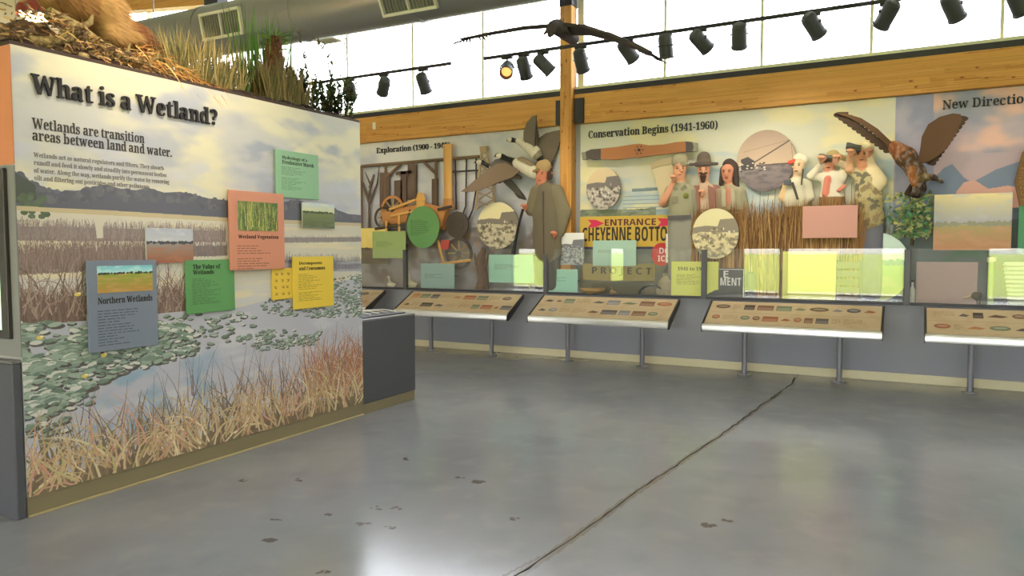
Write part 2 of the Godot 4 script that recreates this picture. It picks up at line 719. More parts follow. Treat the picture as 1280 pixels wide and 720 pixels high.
# ---------------------------------------------------------------- floor, walls, windows, ceiling
func shell() -> void:
	# polished concrete in two slabs with a wandering joint between them
	var cv := Cv.new(-16.3, -6.2, 5.0, 9.6, 96, C(134, 135, 139))
	cv.wash(-16.3, -6.2, 5, 9.6, 0.5, 0.5, C(144, 144, 145), -0.1, 0.5, 0.6, 21)
	cv.wash(-16.3, -6.2, 5, 9.6, 0.9, 0.9, C(122, 123, 128), 0.0, 0.55, 0.5, 22)
	cv.wash(-16.3, -6.2, 5, 9.6, 3.5, 3.5, C(150, 149, 147), 0.1, 0.6, 0.4, 23)
	cv.wash(-16.3, -6.2, 5, 9.6, 2.2, 2.2, C(120, 120, 124), 0.15, 0.6, 0.3, 24)
	var branch := [-1.604, -2.867, -1.567, -3.052, -1.515, -3.304, -1.486, -3.715, -1.45, -4.211]
	for i in range(0, branch.size() - 2, 2):
		cv.line(branch[i], -branch[i + 1], branch[i + 2], -branch[i + 3], 0.011, C(104, 100, 98))
	var spots := [-2.87, -2.661, -2.415, -3.974, -2.551, -3.977, -2.574, -3.346, -0.922, -3.923, -0.864, -4.047, -3.045, -2.883, -2.843, -3.087, -2.677, -3.292, -3.122, -4.165, -3.756, -3.279, -3.453, -3.459, -2.437, -3.089, -2.348, -2.507, -2.588, -3.06, -1.906, -3.518]
	for i in range(0, spots.size(), 2):
		var s := 0.035 if i == 0 or i == 8 or i == 2 else 0.018
		for k in 4:
			cv.dab(spots[i] + cv.rng.randf_range(-0.03, 0.03), -(spots[i + 1] + cv.rng.randf_range(-0.02, 0.02)), s * cv.rng.randf_range(0.5, 1.1), s * cv.rng.randf_range(0.4, 0.8), C(88, 84, 80))
	var fl := room_part("floor", "polished grey concrete floor with a dark wandering joint", "floor")
	var joint := [-1.549, -2.896, -1.53, -3.081, -1.517, -3.214, -1.483, -3.65, -1.456, -4.127, -1.4, -4.705, -1.355, -5.314, -1.287, -5.983, -1.251, -6.437, -1.207, -7.147, -1.131, -8.116]
	var near := [joint[0] - 0.55, 6.2, joint[0] - 0.45, 1.5, joint[0] - 0.1, -1.2]
	var far := [joint[20] + 0.02, -8.6, joint[20] + 0.0, -9.6]
	var line := near + joint + far
	var fine := []
	for i in range(0, line.size() - 2, 2):
		var k := maxi(1, int(absf(line[i + 3] - line[i + 1]) / 0.09))
		for j in k:
			var f := j / float(k)
			fine += [lerpf(line[i], line[i + 2], f) + rng.randf_range(-0.012, 0.012), lerpf(line[i + 1], line[i + 3], f)]
	fine += [line[-2], line[-1]]
	var left := [-16.3, 6.2]
	var right := []
	for i in range(0, fine.size(), 2):
		var g := rng.randf_range(0.003, 0.009)
		left += [fine[i] - g, fine[i + 1]]
		right += [fine[i] + g, fine[i + 1]]
	for i in range(0, joint.size() - 2, 2):
		cv.line(joint[i], -joint[i + 1], joint[i + 2], -joint[i + 3], 0.05, C(118, 113, 108))
	mt.floor = mat(Color.WHITE, 0.2, 0.0, cv.tex())
	mt.floor.metallic_specular = 0.5
	mt.floor.roughness_texture = noise_tex(0.012, Color(0.7, 0.7, 0.7), Color(1.0, 1.0, 1.0), 9, 512)
	mt.floor.roughness = 0.2
	left += [-16.3, -9.6]
	right += [5.0, -9.6, 5.0, 6.2]
	for f: Array in [left, right]:
		var q := PackedVector2Array()
		for i in range(0, f.size(), 2):
			q.append(Vector2(f[i], -f[i + 1]))
		var m := MB.new()
		m.at(Basis(Vector3.RIGHT, -PI / 2), Vector3.ZERO)
		m.prism(q, -0.2, 0.0, Rect2(-16.3, -6.2, 21.3, 15.8))
		obj("slab", m, mt.floor, fl)
	var jb := MB.new()
	jb.span(-3.0, -0.25, -9.6, 0.0, -0.012, 6.2)
	obj("joint_filler", jb, mat(C(44, 40, 38), 0.9), fl)

	# low grey wall under the glass, wall behind the murals
	var m := MB.new()
	m.span(-16.0, 0, ZK, 4.8, 0.86, -9.7)
	m.span(-16.0, 0.86, ZM - 0.02, 4.8, 3.2, -9.7)
	tag(struct("wall_back", m, mt.grey), "grey painted back wall with a ledge behind the glass", "wall")
	m = MB.new()
	m.span(-16.0, 0.0, ZK + 0.016, 4.8, 0.098, ZK - 0.01, 0.005)
	tag(struct("baseboard_back", m, mt.base), "cream baseboard along the grey back wall", "baseboard")
	# glulam beams, column, steel hangers
	for r: Array in [[-16.0, -4.262], [-4.09, 4.8]]:
		m = MB.new()
		m.span(r[0], 3.19, -9.36, r[1], 3.59, -9.7, 0.006)
		var o := struct("trim_%d" % (1 if r[0] < -10 else 2), m, mt.wood)
		tag(o, "long honey-coloured timber beam " + ("left" if r[0] < -10 else "right") + " of the timber column", "beam")
	m = MB.new()
	m.span(-4.262, 0.86, -9.27, -4.093, 6.6, -9.46, 0.008)
	var colm := room_part("timber_column", "honey-coloured timber column between the two long murals", "column")
	obj("post", m, mt.wood_v, colm)
	for s: Array in [[-4.36, -4.25], [-4.08, -3.94]]:
		m = MB.new()
		m.span(s[0], 3.19, -9.335, s[1], 3.53, -9.37, 0.004)
		obj("steel_hanger", m, mt.steel, colm)
	m = MB.new()
	m.span(-4.27, 4.77, -9.26, -4.085, 5.1, -9.47, 0.004)
	obj("steel_collar", m, mt.steel, colm)
	m = MB.new()
	m.box(Vector3(-7.539, 3.436, -9.345), Vector3(0.055, 0.11, 0.03), 0.006)
	tag(obj("sensor_box", m, mat(C(238, 232, 214), 0.5)), "small white sensor box on the left timber beam", "sensor")
	# clerestory windows
	var bays := [[-16.0, -14.4, -13.15, -11.9, -10.65, -9.4, -8.161, -6.852, -5.587, -4.3], [-4.03, -2.85, -1.646, -0.444, 0.804, 2.05, 3.3, 4.8]]
	for w in 2:
		var b: Array = bays[w]
		var wn := room_part("window_%d" % (w + 1), "row of bright clerestory panes " + ("left" if w == 0 else "right") + " of the timber column", "window")
		m = MB.new()
		m.span(b[0] if w == 0 else -4.09, 3.59, -9.37, b[-1], 3.66, -9.7)
		obj("dark_sill", m, mt.steel, wn)
		m = MB.new()
		m.span(b[0] if w == 0 else -4.09, 3.66, -9.40, b[-1], 3.705, -9.6, 0.004)
		m.span(b[0], 6.34, -9.40, b[-1], 6.40, -9.6, 0.004)
		obj("frame", m, mt.cream, wn)
		for i in b.size():
			var hw := 0.045 if i == 0 or i == b.size() - 1 else 0.017
			m = MB.new()
			m.span(b[i] - hw, 3.70, -9.44, b[i] + hw, 6.35, -9.52, 0.003)
			obj("mullion", m, mt.cream, wn)
		for i in b.size() - 1:
			m = MB.new()
			m.span(b[i] + 0.01, 3.70, -9.475, b[i + 1] - 0.01, 6.35, -9.485)
			obj("pane", m, mt.glass, wn)
	# ceiling, other walls
	m = MB.new()
	m.span(-16.5, 6.6, -10.4, 5.2, 6.8, 7.4)
	tag(struct("ceiling", m, mt.light), "pale flat ceiling above the hall", "ceiling")
	m = MB.new()
	m.span(-16.0, 6.40, -9.36, 4.8, 6.6, -9.7)
	tag(struct("trim_3", m, mt.wood), "timber head beam above the clerestory panes", "beam")
	m = MB.new()
	m.span(-16.4, 0, -9.7, -16.0, 6.6, 6.2)
	tag(struct("wall_left", m, mat(C(196, 176, 150), 0.7)), "tan timber-toned end wall far left", "wall")
	m = MB.new()
	m.span(4.8, 0, -9.7, 5.2, 6.6, 6.2)
	tag(struct("wall_right", m, mt.light), "pale end wall to the right of the hall", "wall")
	# front wall behind the viewer with tall windows
	var op := [[-13.2, -11.7], [-9.3, -8.6], [-8.3, -7.2], [-4.75, -3.55], [-3.4, -0.1], [1.9, 4.2]]
	m = MB.new()
	var x := -16.0
	for o: Array in op:
		m.span(x, 0, 6.0, o[0], 3.2, 6.25)
		x = o[1]
	m.span(x, 0, 6.0, 4.8, 3.2, 6.25)
	m.span(-16.0, 3.2, 6.0, 4.8, 6.6, 6.25)
	tag(struct("wall_front", m, mt.light), "pale front wall with tall windows facing the murals", "wall")
	for i in op.size():
		var wn := room_part("window_%d" % (i + 3), "tall front window " + ["farthest left", "narrow, second from left", "third from left", "beside the widest window", "widest of all", "farthest right"][i], "window")
		var a: float = op[i][0]
		var b: float = op[i][1]
		m = MB.new()
		m.span(a, 0.0, 6.05, a + 0.05, 3.2, 6.2)
		m.span(b - 0.05, 0.0, 6.05, b, 3.2, 6.2)
		m.span(a, 3.14, 6.05, b, 3.2, 6.2)
		m.span(a, 0.0, 6.05, b, 0.06, 6.2)
		obj("frame", m, mt.steel, wn)
		m = MB.new()
		m.span(a + 0.05, 0.06, 6.12, b - 0.05, 3.14, 6.13)
		obj("pane", m, mt.glass, wn)
	# outside: lawn and a concrete walk
	m = MB.new()
	m.span(-90, -0.5, 8.2, 90, -0.05, 160)
	var gt := noise_tex(0.02, C(150, 160, 52), C(120, 142, 44), 31)
	var gm := mat(Color.WHITE, 0.95, 0.0, gt)
	gm.uv1_triplanar = true
	gm.uv1_world_triplanar = true
	gm.uv1_scale = Vector3(0.1, 0.1, 0.1)
	tag(struct("ground_lawn", m, gm), "sunlit yellow-green lawn outside, mirrored in the glass", "lawn")
	m = MB.new()
	m.span(-30, -0.5, 6.25, 30, -0.02, 8.2)
	tag(struct("ground_walk", m, mat(C(196, 192, 182), 0.9)), "pale concrete walk outside the front windows", "walk")

# ---------------------------------------------------------------- the free-standing exhibit wall on the left
func marsh_print() -> ImageTexture:
	var cv := Cv.new(2.255, 0.113, 5.12, 2.603, 440, C(190, 188, 186))
	var r := cv.rng
	# sky and clouds
	cv.grad(1.55, 2.603, C(184, 184, 192), C(200, 196, 182))
	cv.wash(2.255, 1.6, 5.12, 2.603, 0.8, 2.0, C(226, 216, 176), -0.25, 0.35, 0.85, 41)
	cv.wash(2.255, 1.6, 5.12, 2.603, 1.0, 2.4, C(164, 168, 182), 0.05, 0.5, 0.75, 42)
	cv.wash(3.6, 2.0, 5.12, 2.5, 1.2, 3.0, C(146, 152, 170), 0.0, 0.4, 0.7, 45, 0.25)
	cv.wash(2.255, 1.6, 5.12, 2.1, 2.0, 6.0, C(196, 196, 204), -0.1, 0.5, 0.6, 43)
	# lake
	cv.poly([2.228, 1.712, 2.853, 1.71, 3.636, 1.706, 5.128, 1.713, 5.137, -0.015, 2.233, 0.04], C(206, 198, 178))
	cv.wash(2.255, 0.9, 5.12, 1.66, 1.0, 9.0, C(226, 212, 170), -0.1, 0.4, 0.7, 44)
	# hills
	cv.poly([2.236, 1.928, 2.293, 1.903, 2.342, 1.867, 2.427, 1.838, 2.516, 1.825, 2.609, 1.841, 2.697, 1.871, 2.777, 1.886, 2.859, 1.867, 2.965, 1.865, 3.049, 1.886, 3.163, 1.863, 3.283, 1.876, 3.376, 1.865, 3.504, 1.846, 3.64, 1.842, 3.781, 1.821, 3.93, 1.811, 4.168, 1.853, 4.355, 1.882, 4.607, 1.85, 4.799, 1.826, 4.96, 1.792, 5.129, 1.791, 5.128, 1.706, 4.421, 1.7, 3.636, 1.706, 2.854, 1.72, 2.229, 1.729], C(96, 96, 106))
	var ridge := [2.236, 1.928, 2.293, 1.903, 2.342, 1.867, 2.427, 1.838, 2.516, 1.825, 2.609, 1.841, 2.697, 1.871, 2.777, 1.886, 2.859, 1.867, 2.965, 1.865, 3.049, 1.886, 3.163, 1.863, 3.283, 1.876, 3.376, 1.865, 3.504, 1.846, 3.64, 1.842, 3.781, 1.821, 3.93, 1.811, 4.168, 1.853, 4.355, 1.882, 4.607, 1.85, 4.799, 1.826, 4.96, 1.792, 5.129, 1.791]
	for i in range(0, ridge.size() - 2, 2):
		for k in 9:
			var f := r.randf()
			cv.dab(lerpf(ridge[i], ridge[i + 2], f), lerpf(ridge[i + 1], ridge[i + 3], f) - 0.006 - r.randf_range(0, 0.06), r.randf_range(0.012, 0.032), r.randf_range(0.012, 0.024), C(90, 90, 98).lerp(C(112, 110, 114), r.randf()))
	cv.poly([2.236, 1.919, 2.3, 1.89, 2.358, 1.851, 2.364, 1.771, 2.23, 1.746], C(78, 84, 72))
	for i in 30:
		cv.dab(r.randf_range(2.27, 2.42), r.randf_range(1.67, 1.80), 0.02, 0.014, C(84, 98, 70).lerp(C(100, 112, 86), r.randf()))
	cv.poly([2.229, 1.733, 2.854, 1.73, 3.636, 1.718, 5.128, 1.72, 5.127, 1.692, 3.635, 1.689, 2.853, 1.7, 2.228, 1.708], C(196, 178, 140))
	# belts of reeds standing in the water, far to near
	belt(cv, [2.231, 1.56, 3.646, 1.559], 0.125, C(132, 116, 112), C(158, 142, 134), 1500, 0.005)
	cv.poly([2.69, 1.685, 2.74, 1.686, 2.741, 1.561, 2.701, 1.561], C(206, 198, 178))
	belt(cv, [4.177, 1.557, 5.125, 1.571], 0.05, C(150, 138, 132), C(126, 118, 120), 260, 0.004)
	belt(cv, [2.224, 1.373, 3.027, 1.395], 0.19, C(116, 98, 90), C(154, 130, 118), 1700, 0.006)
	belt(cv, [3.351, 1.459, 3.657, 1.462], 0.11, C(116, 104, 100), C(146, 128, 120), 260, 0.005)
	belt(cv, [4.155, 1.34, 5.12, 1.308], 0.14, C(112, 110, 118), C(146, 138, 140), 800, 0.005)
	cv.wash(2.255, 0.9, 5.12, 1.38, 1.5, 12.0, C(196, 194, 194), -0.2, 0.3, 0.6, 48)
	belt(cv, [2.213, 1.06, 2.62, 1.048], 0.25, C(96, 76, 66), C(136, 110, 94), 900, 0.007)
	belt(cv, [3.049, 1.023, 3.3, 1.033], 0.26, C(98, 80, 70), C(140, 114, 98), 420, 0.007)
	for e: Array in [[2.215, 1.134, 2.632, 1.123], [3.051, 1.08, 3.302, 1.098]]:
		for i in 70:
			cv.reed(r.randf_range(e[0], e[2]), e[1] + r.randf_range(-0.04, 0.14), r.randf_range(-0.8, 0.8), r.randf_range(0.14, 0.3), 0.009, r.randf_range(-1.6, 1.6), C(172, 150, 132).lerp(C(110, 86, 72), r.randf()))
	# open water in front
	cv.poly([2.23, 1.076, 2.679, 1.071, 3.352, 1.078, 3.76, 1.07, 5.119, 1.251, 5.137, -0.015, 2.242, 0.037], C(182, 180, 188))
	cv.wash(2.255, 0.113, 5.12, 1.03, 1.6, 6.0, C(204, 200, 202), -0.1, 0.5, 0.7, 51)
	cv.wash(2.5, 0.3, 3.7, 0.85, 2.5, 4.0, C(138, 164, 184), -0.25, 0.35, 0.85, 52, 0.3)
	cv.wash(2.3, 0.15, 3.2, 0.6, 3.0, 5.0, C(122, 150, 170), -0.1, 0.4, 0.7, 53, 0.3)
	# lily pads
	pads(cv, 800, [2.214, 1.09, 2.631, 1.075, 3.318, 1.004, 3.376, 0.812, 3.188, 0.771, 2.874, 0.742, 2.617, 0.665, 2.381, 0.549, 2.249, 0.464], 0.042, 0.5)
	pads(cv, 200, [2.73, 1.086, 3.759, 1.035, 3.984, 0.957, 3.407, 0.786, 2.983, 0.726, 2.668, 0.734], 0.03, 0.35)
	pads(cv, 560, [3.91, 1.083, 4.234, 1.175, 5.119, 1.287, 5.122, 0.886, 4.493, 0.938, 3.985, 1.005], 0.022, 0.5)
	pads(cv, 200, [3.611, 0.84, 4.062, 0.888, 4.583, 0.811, 4.524, 0.698, 3.978, 0.726], 0.024, 0.5)
	pads(cv, 60, [2.249, 0.464, 2.617, 0.665, 2.714, 0.628, 2.374, 0.366], 0.03, 0.4)
	for f in [[2.574, 1.231], [2.353, 1], [2.6, 0.744], [2.722, 0.853]]:
		cv.dab(f[0], f[1], 0.02, 0.012, C(226, 200, 96))
		cv.dab(f[0] + 0.01, f[1] + 0.006, 0.01, 0.006, C(244, 232, 170))
	# grasses at the water's edge
	cv.poly([2.25, 0.11, 5.13, 0.11, 5.13, 0.24, 4.4, 0.2, 3.6, 0.21, 2.9, 0.18, 2.25, 0.2], C(126, 106, 80))
	for i in 380:
		var x := r.randf_range(2.2, 5.2)
		var f := (x - 2.2) / 2.95
		cv.reed(x, r.randf_range(0.05, 0.2), r.randf_range(-0.5, 0.5), r.randf_range(0.2, 0.42 + 0.12 * f), r.randf_range(0.010, 0.024), r.randf_range(-1.0, 1.0), C(112, 92, 74).lerp(C(134, 118, 84), r.randf()))
	for i in 260:
		var x := r.randf_range(4.42, 5.16)
		cv.reed(x, r.randf_range(0.2, 0.5), r.randf_range(-0.6, 0.6), r.randf_range(0.2, 0.4), r.randf_range(0.008, 0.016), r.randf_range(-0.9, 0.9), C(190, 124, 88).lerp(C(140, 98, 76), r.randf()))
	for i in 360:
		var x := r.randf_range(2.15, 5.2)
		var f := (x - 2.2) / 2.95
		var hue := C(214, 188, 146).lerp(C(164, 132, 94), r.randf())
		if r.randf() < 0.25:
			hue = C(182, 166, 106).lerp(C(228, 212, 174), r.randf())
		if r.randf() < 0.12:
			hue = C(204, 150, 126)
		var clmp := sin(x * 9.0) * 0.35
		cv.reed(x, r.randf_range(0.08, 0.26), clmp + r.randf_range(-0.8, 0.8), r.randf_range(0.26, 0.56) * (0.85 + 0.3 * f), r.randf_range(0.009, 0.018), r.randf_range(-2.4, 2.4), hue)
	for i in 60:
		cv.reed(r.randf_range(2.5, 5.0), r.randf_range(0.3, 0.5), r.randf_range(-0.5, 0.5), r.randf_range(0.24, 0.4), 0.007, r.randf_range(-0.8, 0.8), C(120, 98, 92))
	return cv.tex()

func belt(cv: Cv, f: Array, ht: float, a: Color, b: Color, n: int, wd: float) -> void:
	cv.poly([f[0], f[1] - 0.015, f[2], f[3] - 0.015, f[2], f[3] + ht * 0.5, f[0], f[1] + ht * 0.5], a)
	for i in n:
		var k := cv.rng.randf()
		cv.reed(lerpf(f[0], f[2], k), lerpf(f[1], f[3], k) + cv.rng.randf_range(-0.025, ht * 0.3), cv.rng.randf_range(-0.16, 0.16), ht * cv.rng.randf_range(0.4, 0.72), wd, cv.rng.randf_range(-0.3, 0.3), a.lerp(b, cv.rng.randf()))

func pads(cv: Cv, n: int, zone: Array, size: float, dense: float) -> void:
	var q := P2(zone)
	var lo := q[0]
	var hi := q[0]
	for p in q:
		lo = lo.min(p)
		hi = hi.max(p)
	var nz := FastNoiseLite.new()
	nz.seed = n
	nz.frequency = 3.5
	var pts := []
	for i in n * 4:
		if pts.size() >= n:
			break
		var p := Vector2(cv.rng.randf_range(lo.x, hi.x), cv.rng.randf_range(lo.y, hi.y))
		if Geometry2D.is_point_in_polygon(p, q) and nz.get_noise_2d(p.x, p.y * 2.0) + dense > cv.rng.randf():
			pts.append(p)
	pts.sort_custom(func(a, b): return a.y > b.y)
	for p: Vector2 in pts:
		var s := size * cv.rng.randf_range(0.45, 1.1)
		cv.dab(p.x + s * 0.25, p.y - s * 0.3, s * 1.15, s * 0.4, C(74, 70, 64).lerp(C(100, 94, 86), cv.rng.randf()))
		var k := cv.rng.randf()
		cv.dab(p.x, p.y, s, s * 0.34, C(104, 124, 106).lerp(C(170, 182, 164), k) if cv.rng.randf() > 0.15 else C(208, 206, 194), cv.rng.randf_range(-0.3, 0.3))

func exhibit_wall() -> void:
	var t := thing("exhibit_wall", "tall free-standing wall printed with a marsh, lilies and dry reeds", "exhibit wall", FL)
	var m := MB.new()
	m.span(2.26, 0.113, -0.45, 5.115, 2.598, -0.012, 0.004)
	obj("core", m, mat(C(170, 166, 158), 0.7), t)
	var pm := mat(Color.WHITE, 0.55, 0.0, marsh_print())
	var mural := MB.new()
	mural.quaduv(Vector3(2.255, 2.603, 0), Vector3(5.12, 2.603, 0), Vector3(5.12, 0.113, 0), Vector3(2.255, 0.113, 0), Vector3.BACK)
	m = MB.new()
	m.span(2.255, 0.113, -0.012, 5.12, 2.603, -0.001)
	obj("print_board", m, mat(C(196, 196, 190), 0.6), t)
	obj("marsh_print", mural, pm, t)
	m = MB.new()
	m.span(2.255, 0, -0.45, 5.12, 0.112, -0.006, 0.003)
	obj("base_board", m, mat(C(130, 118, 86), 0.6), t)
	m = MB.new()
	m.span(2.255, 0.0, -0.004, 5.12, 0.012, 0.012, 0.003)
	obj("floor_strip", m, mat(C(176, 158, 112), 0.6), t)
	# dark rim along the top
	m = MB.new()
	m.span(2.255, 2.598, -0.45, 5.12, 2.625, -0.004, 0.004)
	obj("top_rim", m, mat(C(66, 48, 36), 0.8), t)
	# title
	lettering(t, "title", "What is a Wetland?", serif, mt.ink, 2.351, 2.357, 1.238, 0.114, 0.003, 0.013, 1.0)
	# the end facing the viewer: orange panel above, framed monitor below
	m = MB.new()
	m.at(Basis(Vector3.UP, -PI / 2), Vector3(2.256, 0, 0))
	m.span(-0.45, 1.96, 0, 0.0, 2.6, 0.006)
	obj("orange_end_panel", m, mat(C(206, 128, 84), 0.6), t)
	m = MB.new()
	m.at(Basis(Vector3.UP, -PI / 2), Vector3(2.256, 0, 0))
	m.span(-0.45, 0.9, 0, 0.0, 1.955, 0.006)
	obj("grey_end_panel", m, mat(C(128, 126, 120), 0.6), t)
	m = MB.new()
	m.at(Basis(Vector3.UP, -PI / 2), Vector3(2.256, 0, 0))
	m.span(-0.42, 1.0, 0.004, -0.07, 1.94, 0.03, 0.004)
	var mo := obj("monitor_bezel", m, mat(C(58, 52, 46), 0.5), t)
	m = MB.new()
	m.at(Basis(Vector3.UP, -PI / 2), Vector3(2.256, 0, 0))
	m.span(-0.38, 1.05, 0.03, -0.135, 1.44, 0.034)
	var sm := mat(C(180, 220, 170), 0.3)
	sm.emission_enabled = true
	sm.emission = C(210, 240, 200)
	sm.emission_energy_multiplier = 0.9
	obj("monitor_screen", m, sm, mo)
	# intro words
	var it := thing("intro_text", "dark printed introduction under the title on the marsh wall", "lettering", FL)
	var ik := mat(C(62, 56, 50), 0.7)
	lettering(it, "line", "Wetlands are transition", serif, ik, 2.352, 2.166, 0.68, 0.062, 0.001, 0.002)
	lettering(it, "line", "areas between land and water.", serif, ik, 2.352, 2.100, 0.875, 0.062, 0.001, 0.002)
	var g := mat(C(132, 128, 124), 0.7)
	var rows := ["Wetlands act as natural regulators and filters. They absorb", "runoff and feed it slowly and steadily into permanent bodies", "of water. Along the way, wetlands purify the water by removing", "silt and filtering out pesticides and other pollutants."]
	var top := [2.0, 1.957, 1.914, 1.872]
	for i in 4:
		lettering(it, "line", rows[i], serif, g, 2.354, top[i], [0.81, 0.83, 0.85, 0.71][i], 0.036, 0.001, 0.0012, 6.0)
	# dark cases at both ends
	for s in 2:
		var a := 5.122 if s == 0 else 2.2
		var b := 5.92 if s == 0 else 2.252
		var p := thing("plinth", "low charcoal case at the " + ("far" if s == 0 else "near") + " end of the marsh wall", "plinth", FL, "charcoal cases beside the marsh wall")
		m = MB.new()
		m.span(a, 0.09 if s == 0 else 0.0, -0.75, b, 0.84 if s == 0 else 0.87, -0.002, 0.006)
		obj("body", m, mt.plinth, p)
		if s == 0:
			m = MB.new()
			m.span(a, 0, -0.75, b - 0.01, 0.09, -0.006, 0.003)
			obj("base_board", m, mat(C(130, 118, 86), 0.6), p)
		m = MB.new()
		m.span(a, 0.84 if s == 0 else 0.87, -0.75, b, 0.855 if s == 0 else 0.885, -0.002, 0.003)
		obj("top_plate", m, mat(C(110, 108, 104), 0.4), p)
	var tr := thing("tray", "black and white tray lying on the far charcoal case", "tray", FL * Transform3D(Basis.IDENTITY, Vector3(5.55, 0.855, -0.3)))
	m = MB.new()
	m.span(-0.36, 0, -0.26, 0.32, 0.012, 0.22, 0.003)
	obj("plate", m, mt.black, tr)
	for i in 5:
		m = MB.new()
		m.tube([Vector3(-0.3 + i * 0.12, 0.02, -0.2), Vector3(-0.22 + i * 0.12, 0.03, 0.0), Vector3(-0.3 + i * 0.13, 0.02, 0.18)], [0.008], 6)
		obj("wire_loop", m, mat(C(210, 208, 200), 0.4), tr)
	wall_panels()

# layouts shared by the small panels: words only
func words_tex(heading: float, rows: int, gap := -1) -> ImageTexture:
	var cv := Cv.new(0, 0, 1, 1.2, 240, Color.WHITE)
	cv.rng.seed = 90 + rows
	var y := 1.2 - heading
	for i in rows * 3 / 2:
		if i == gap * 3 / 2:
			y -= 0.045
		cv.words(0.12, y, 0.88, 1, 0.034, C(172, 172, 172))
		y -= 0.038
	return cv.tex()

func board(t: Node3D, called: String, w: float, h: float, z: float, th: float, col: Color, tex: Texture2D = null) -> void:
	# a printed board: chamfered body and a face that carries the print, local origin at the bottom centre
	var m := MB.new()
	m.span(-w / 2, 0, z, w / 2, h, z + th, 0.002)
	obj(called, m, mat(col, 0.6), t)
	m = MB.new()
	var e := 0.002
	m.quaduv(Vector3(-w / 2 + e, h - e, z + th + 0.0006), Vector3(w / 2 - e, h - e, z + th + 0.0006), Vector3(w / 2 - e, e, z + th + 0.0006), Vector3(-w / 2 + e, e, z + th + 0.0006), Vector3.BACK)
	obj("printed_face", m, mat(col if tex != null and called != "photo_board" else Color.WHITE if tex != null else col, 0.5, 0.0, tex), t)

func mount(called: String, label: String, cat: String, fr: Transform3D, r: Array, z: float, group := "") -> Node3D:
	return thing(called, label, cat, fr * Transform3D(Basis.IDENTITY, Vector3((r[0] + r[2]) * 0.5, r[1], z)), group)

func picture(t: Node3D, w: float, x0: float, y0: float, x1: float, y1: float, z: float, tex: Texture2D) -> void:
	var m := MB.new()
	m.span(x0, y0, z, x1, y1, z + 0.002)
	var o := obj("photo", m, mat(C(200, 200, 190), 0.5), t)
	m = MB.new()
	m.quaduv(Vector3(x0, y1, z + 0.0025), Vector3(x1, y1, z + 0.0025), Vector3(x1, y0, z + 0.0025), Vector3(x0, y0, z + 0.0025), Vector3.BACK)
	obj("photo_print", m, mat(Color.WHITE, 0.4, 0.0, tex), o)

func landscape(sky: Color, low: Color, far: Color, mid: Color, near: Color, sd: int, hz := 0.6, w := 1.3) -> ImageTexture:
	var cv := Cv.new(0, 0, w, 1, 128, mid)
	cv.rng.seed = sd
	cv.grad(hz, 1, low, sky)
	cv.grad(0, hz, near, mid)
	cv.wash(0, 0, w, hz, 1.5, 6, near.lightened(0.15), -0.1, 0.4, 0.7, sd)
	cv.wash(0, hz, w, 1, 2, 5, low.lightened(0.3), 0.0, 0.5, 0.6, sd + 1)
	for i in 60:
		cv.dab(cv.rng.randf_range(0, w), hz + cv.rng.randf_range(0, 0.03), 0.04, cv.rng.randf_range(0.01, 0.05), far)
	return cv.tex()

func old_photo(sd: int, sky: Color, dark: Color, light: Color) -> ImageTexture:
	var cv := Cv.new(0, 0, 1, 1, 160, light)
	cv.rng.seed = sd
	cv.grad(0.62, 1, sky, sky.lightened(0.1))
	cv.wash(0, 0, 1, 0.64, 5, 9, dark, -0.15, 0.35, 0.9, sd)
	cv.wash(0, 0, 1, 0.6, 12, 14, light.lightened(0.3), 0.1, 0.5, 0.8, sd + 3)
	cv.poly([0, 0.62, 0.3, 0.66, 0.55, 0.64, 0.6, 0.78, 1, 0.8, 1, 0.52, 0, 0.54], dark.lightened(0.2))
	for i in 40:
		cv.dab(cv.rng.randf_range(0.05, 0.95), cv.rng.randf_range(0.2, 0.6), cv.rng.randf_range(0.01, 0.03), cv.rng.randf_range(0.01, 0.035), [dark, light, light.lightened(0.4)][i % 3])
	return cv.tex()

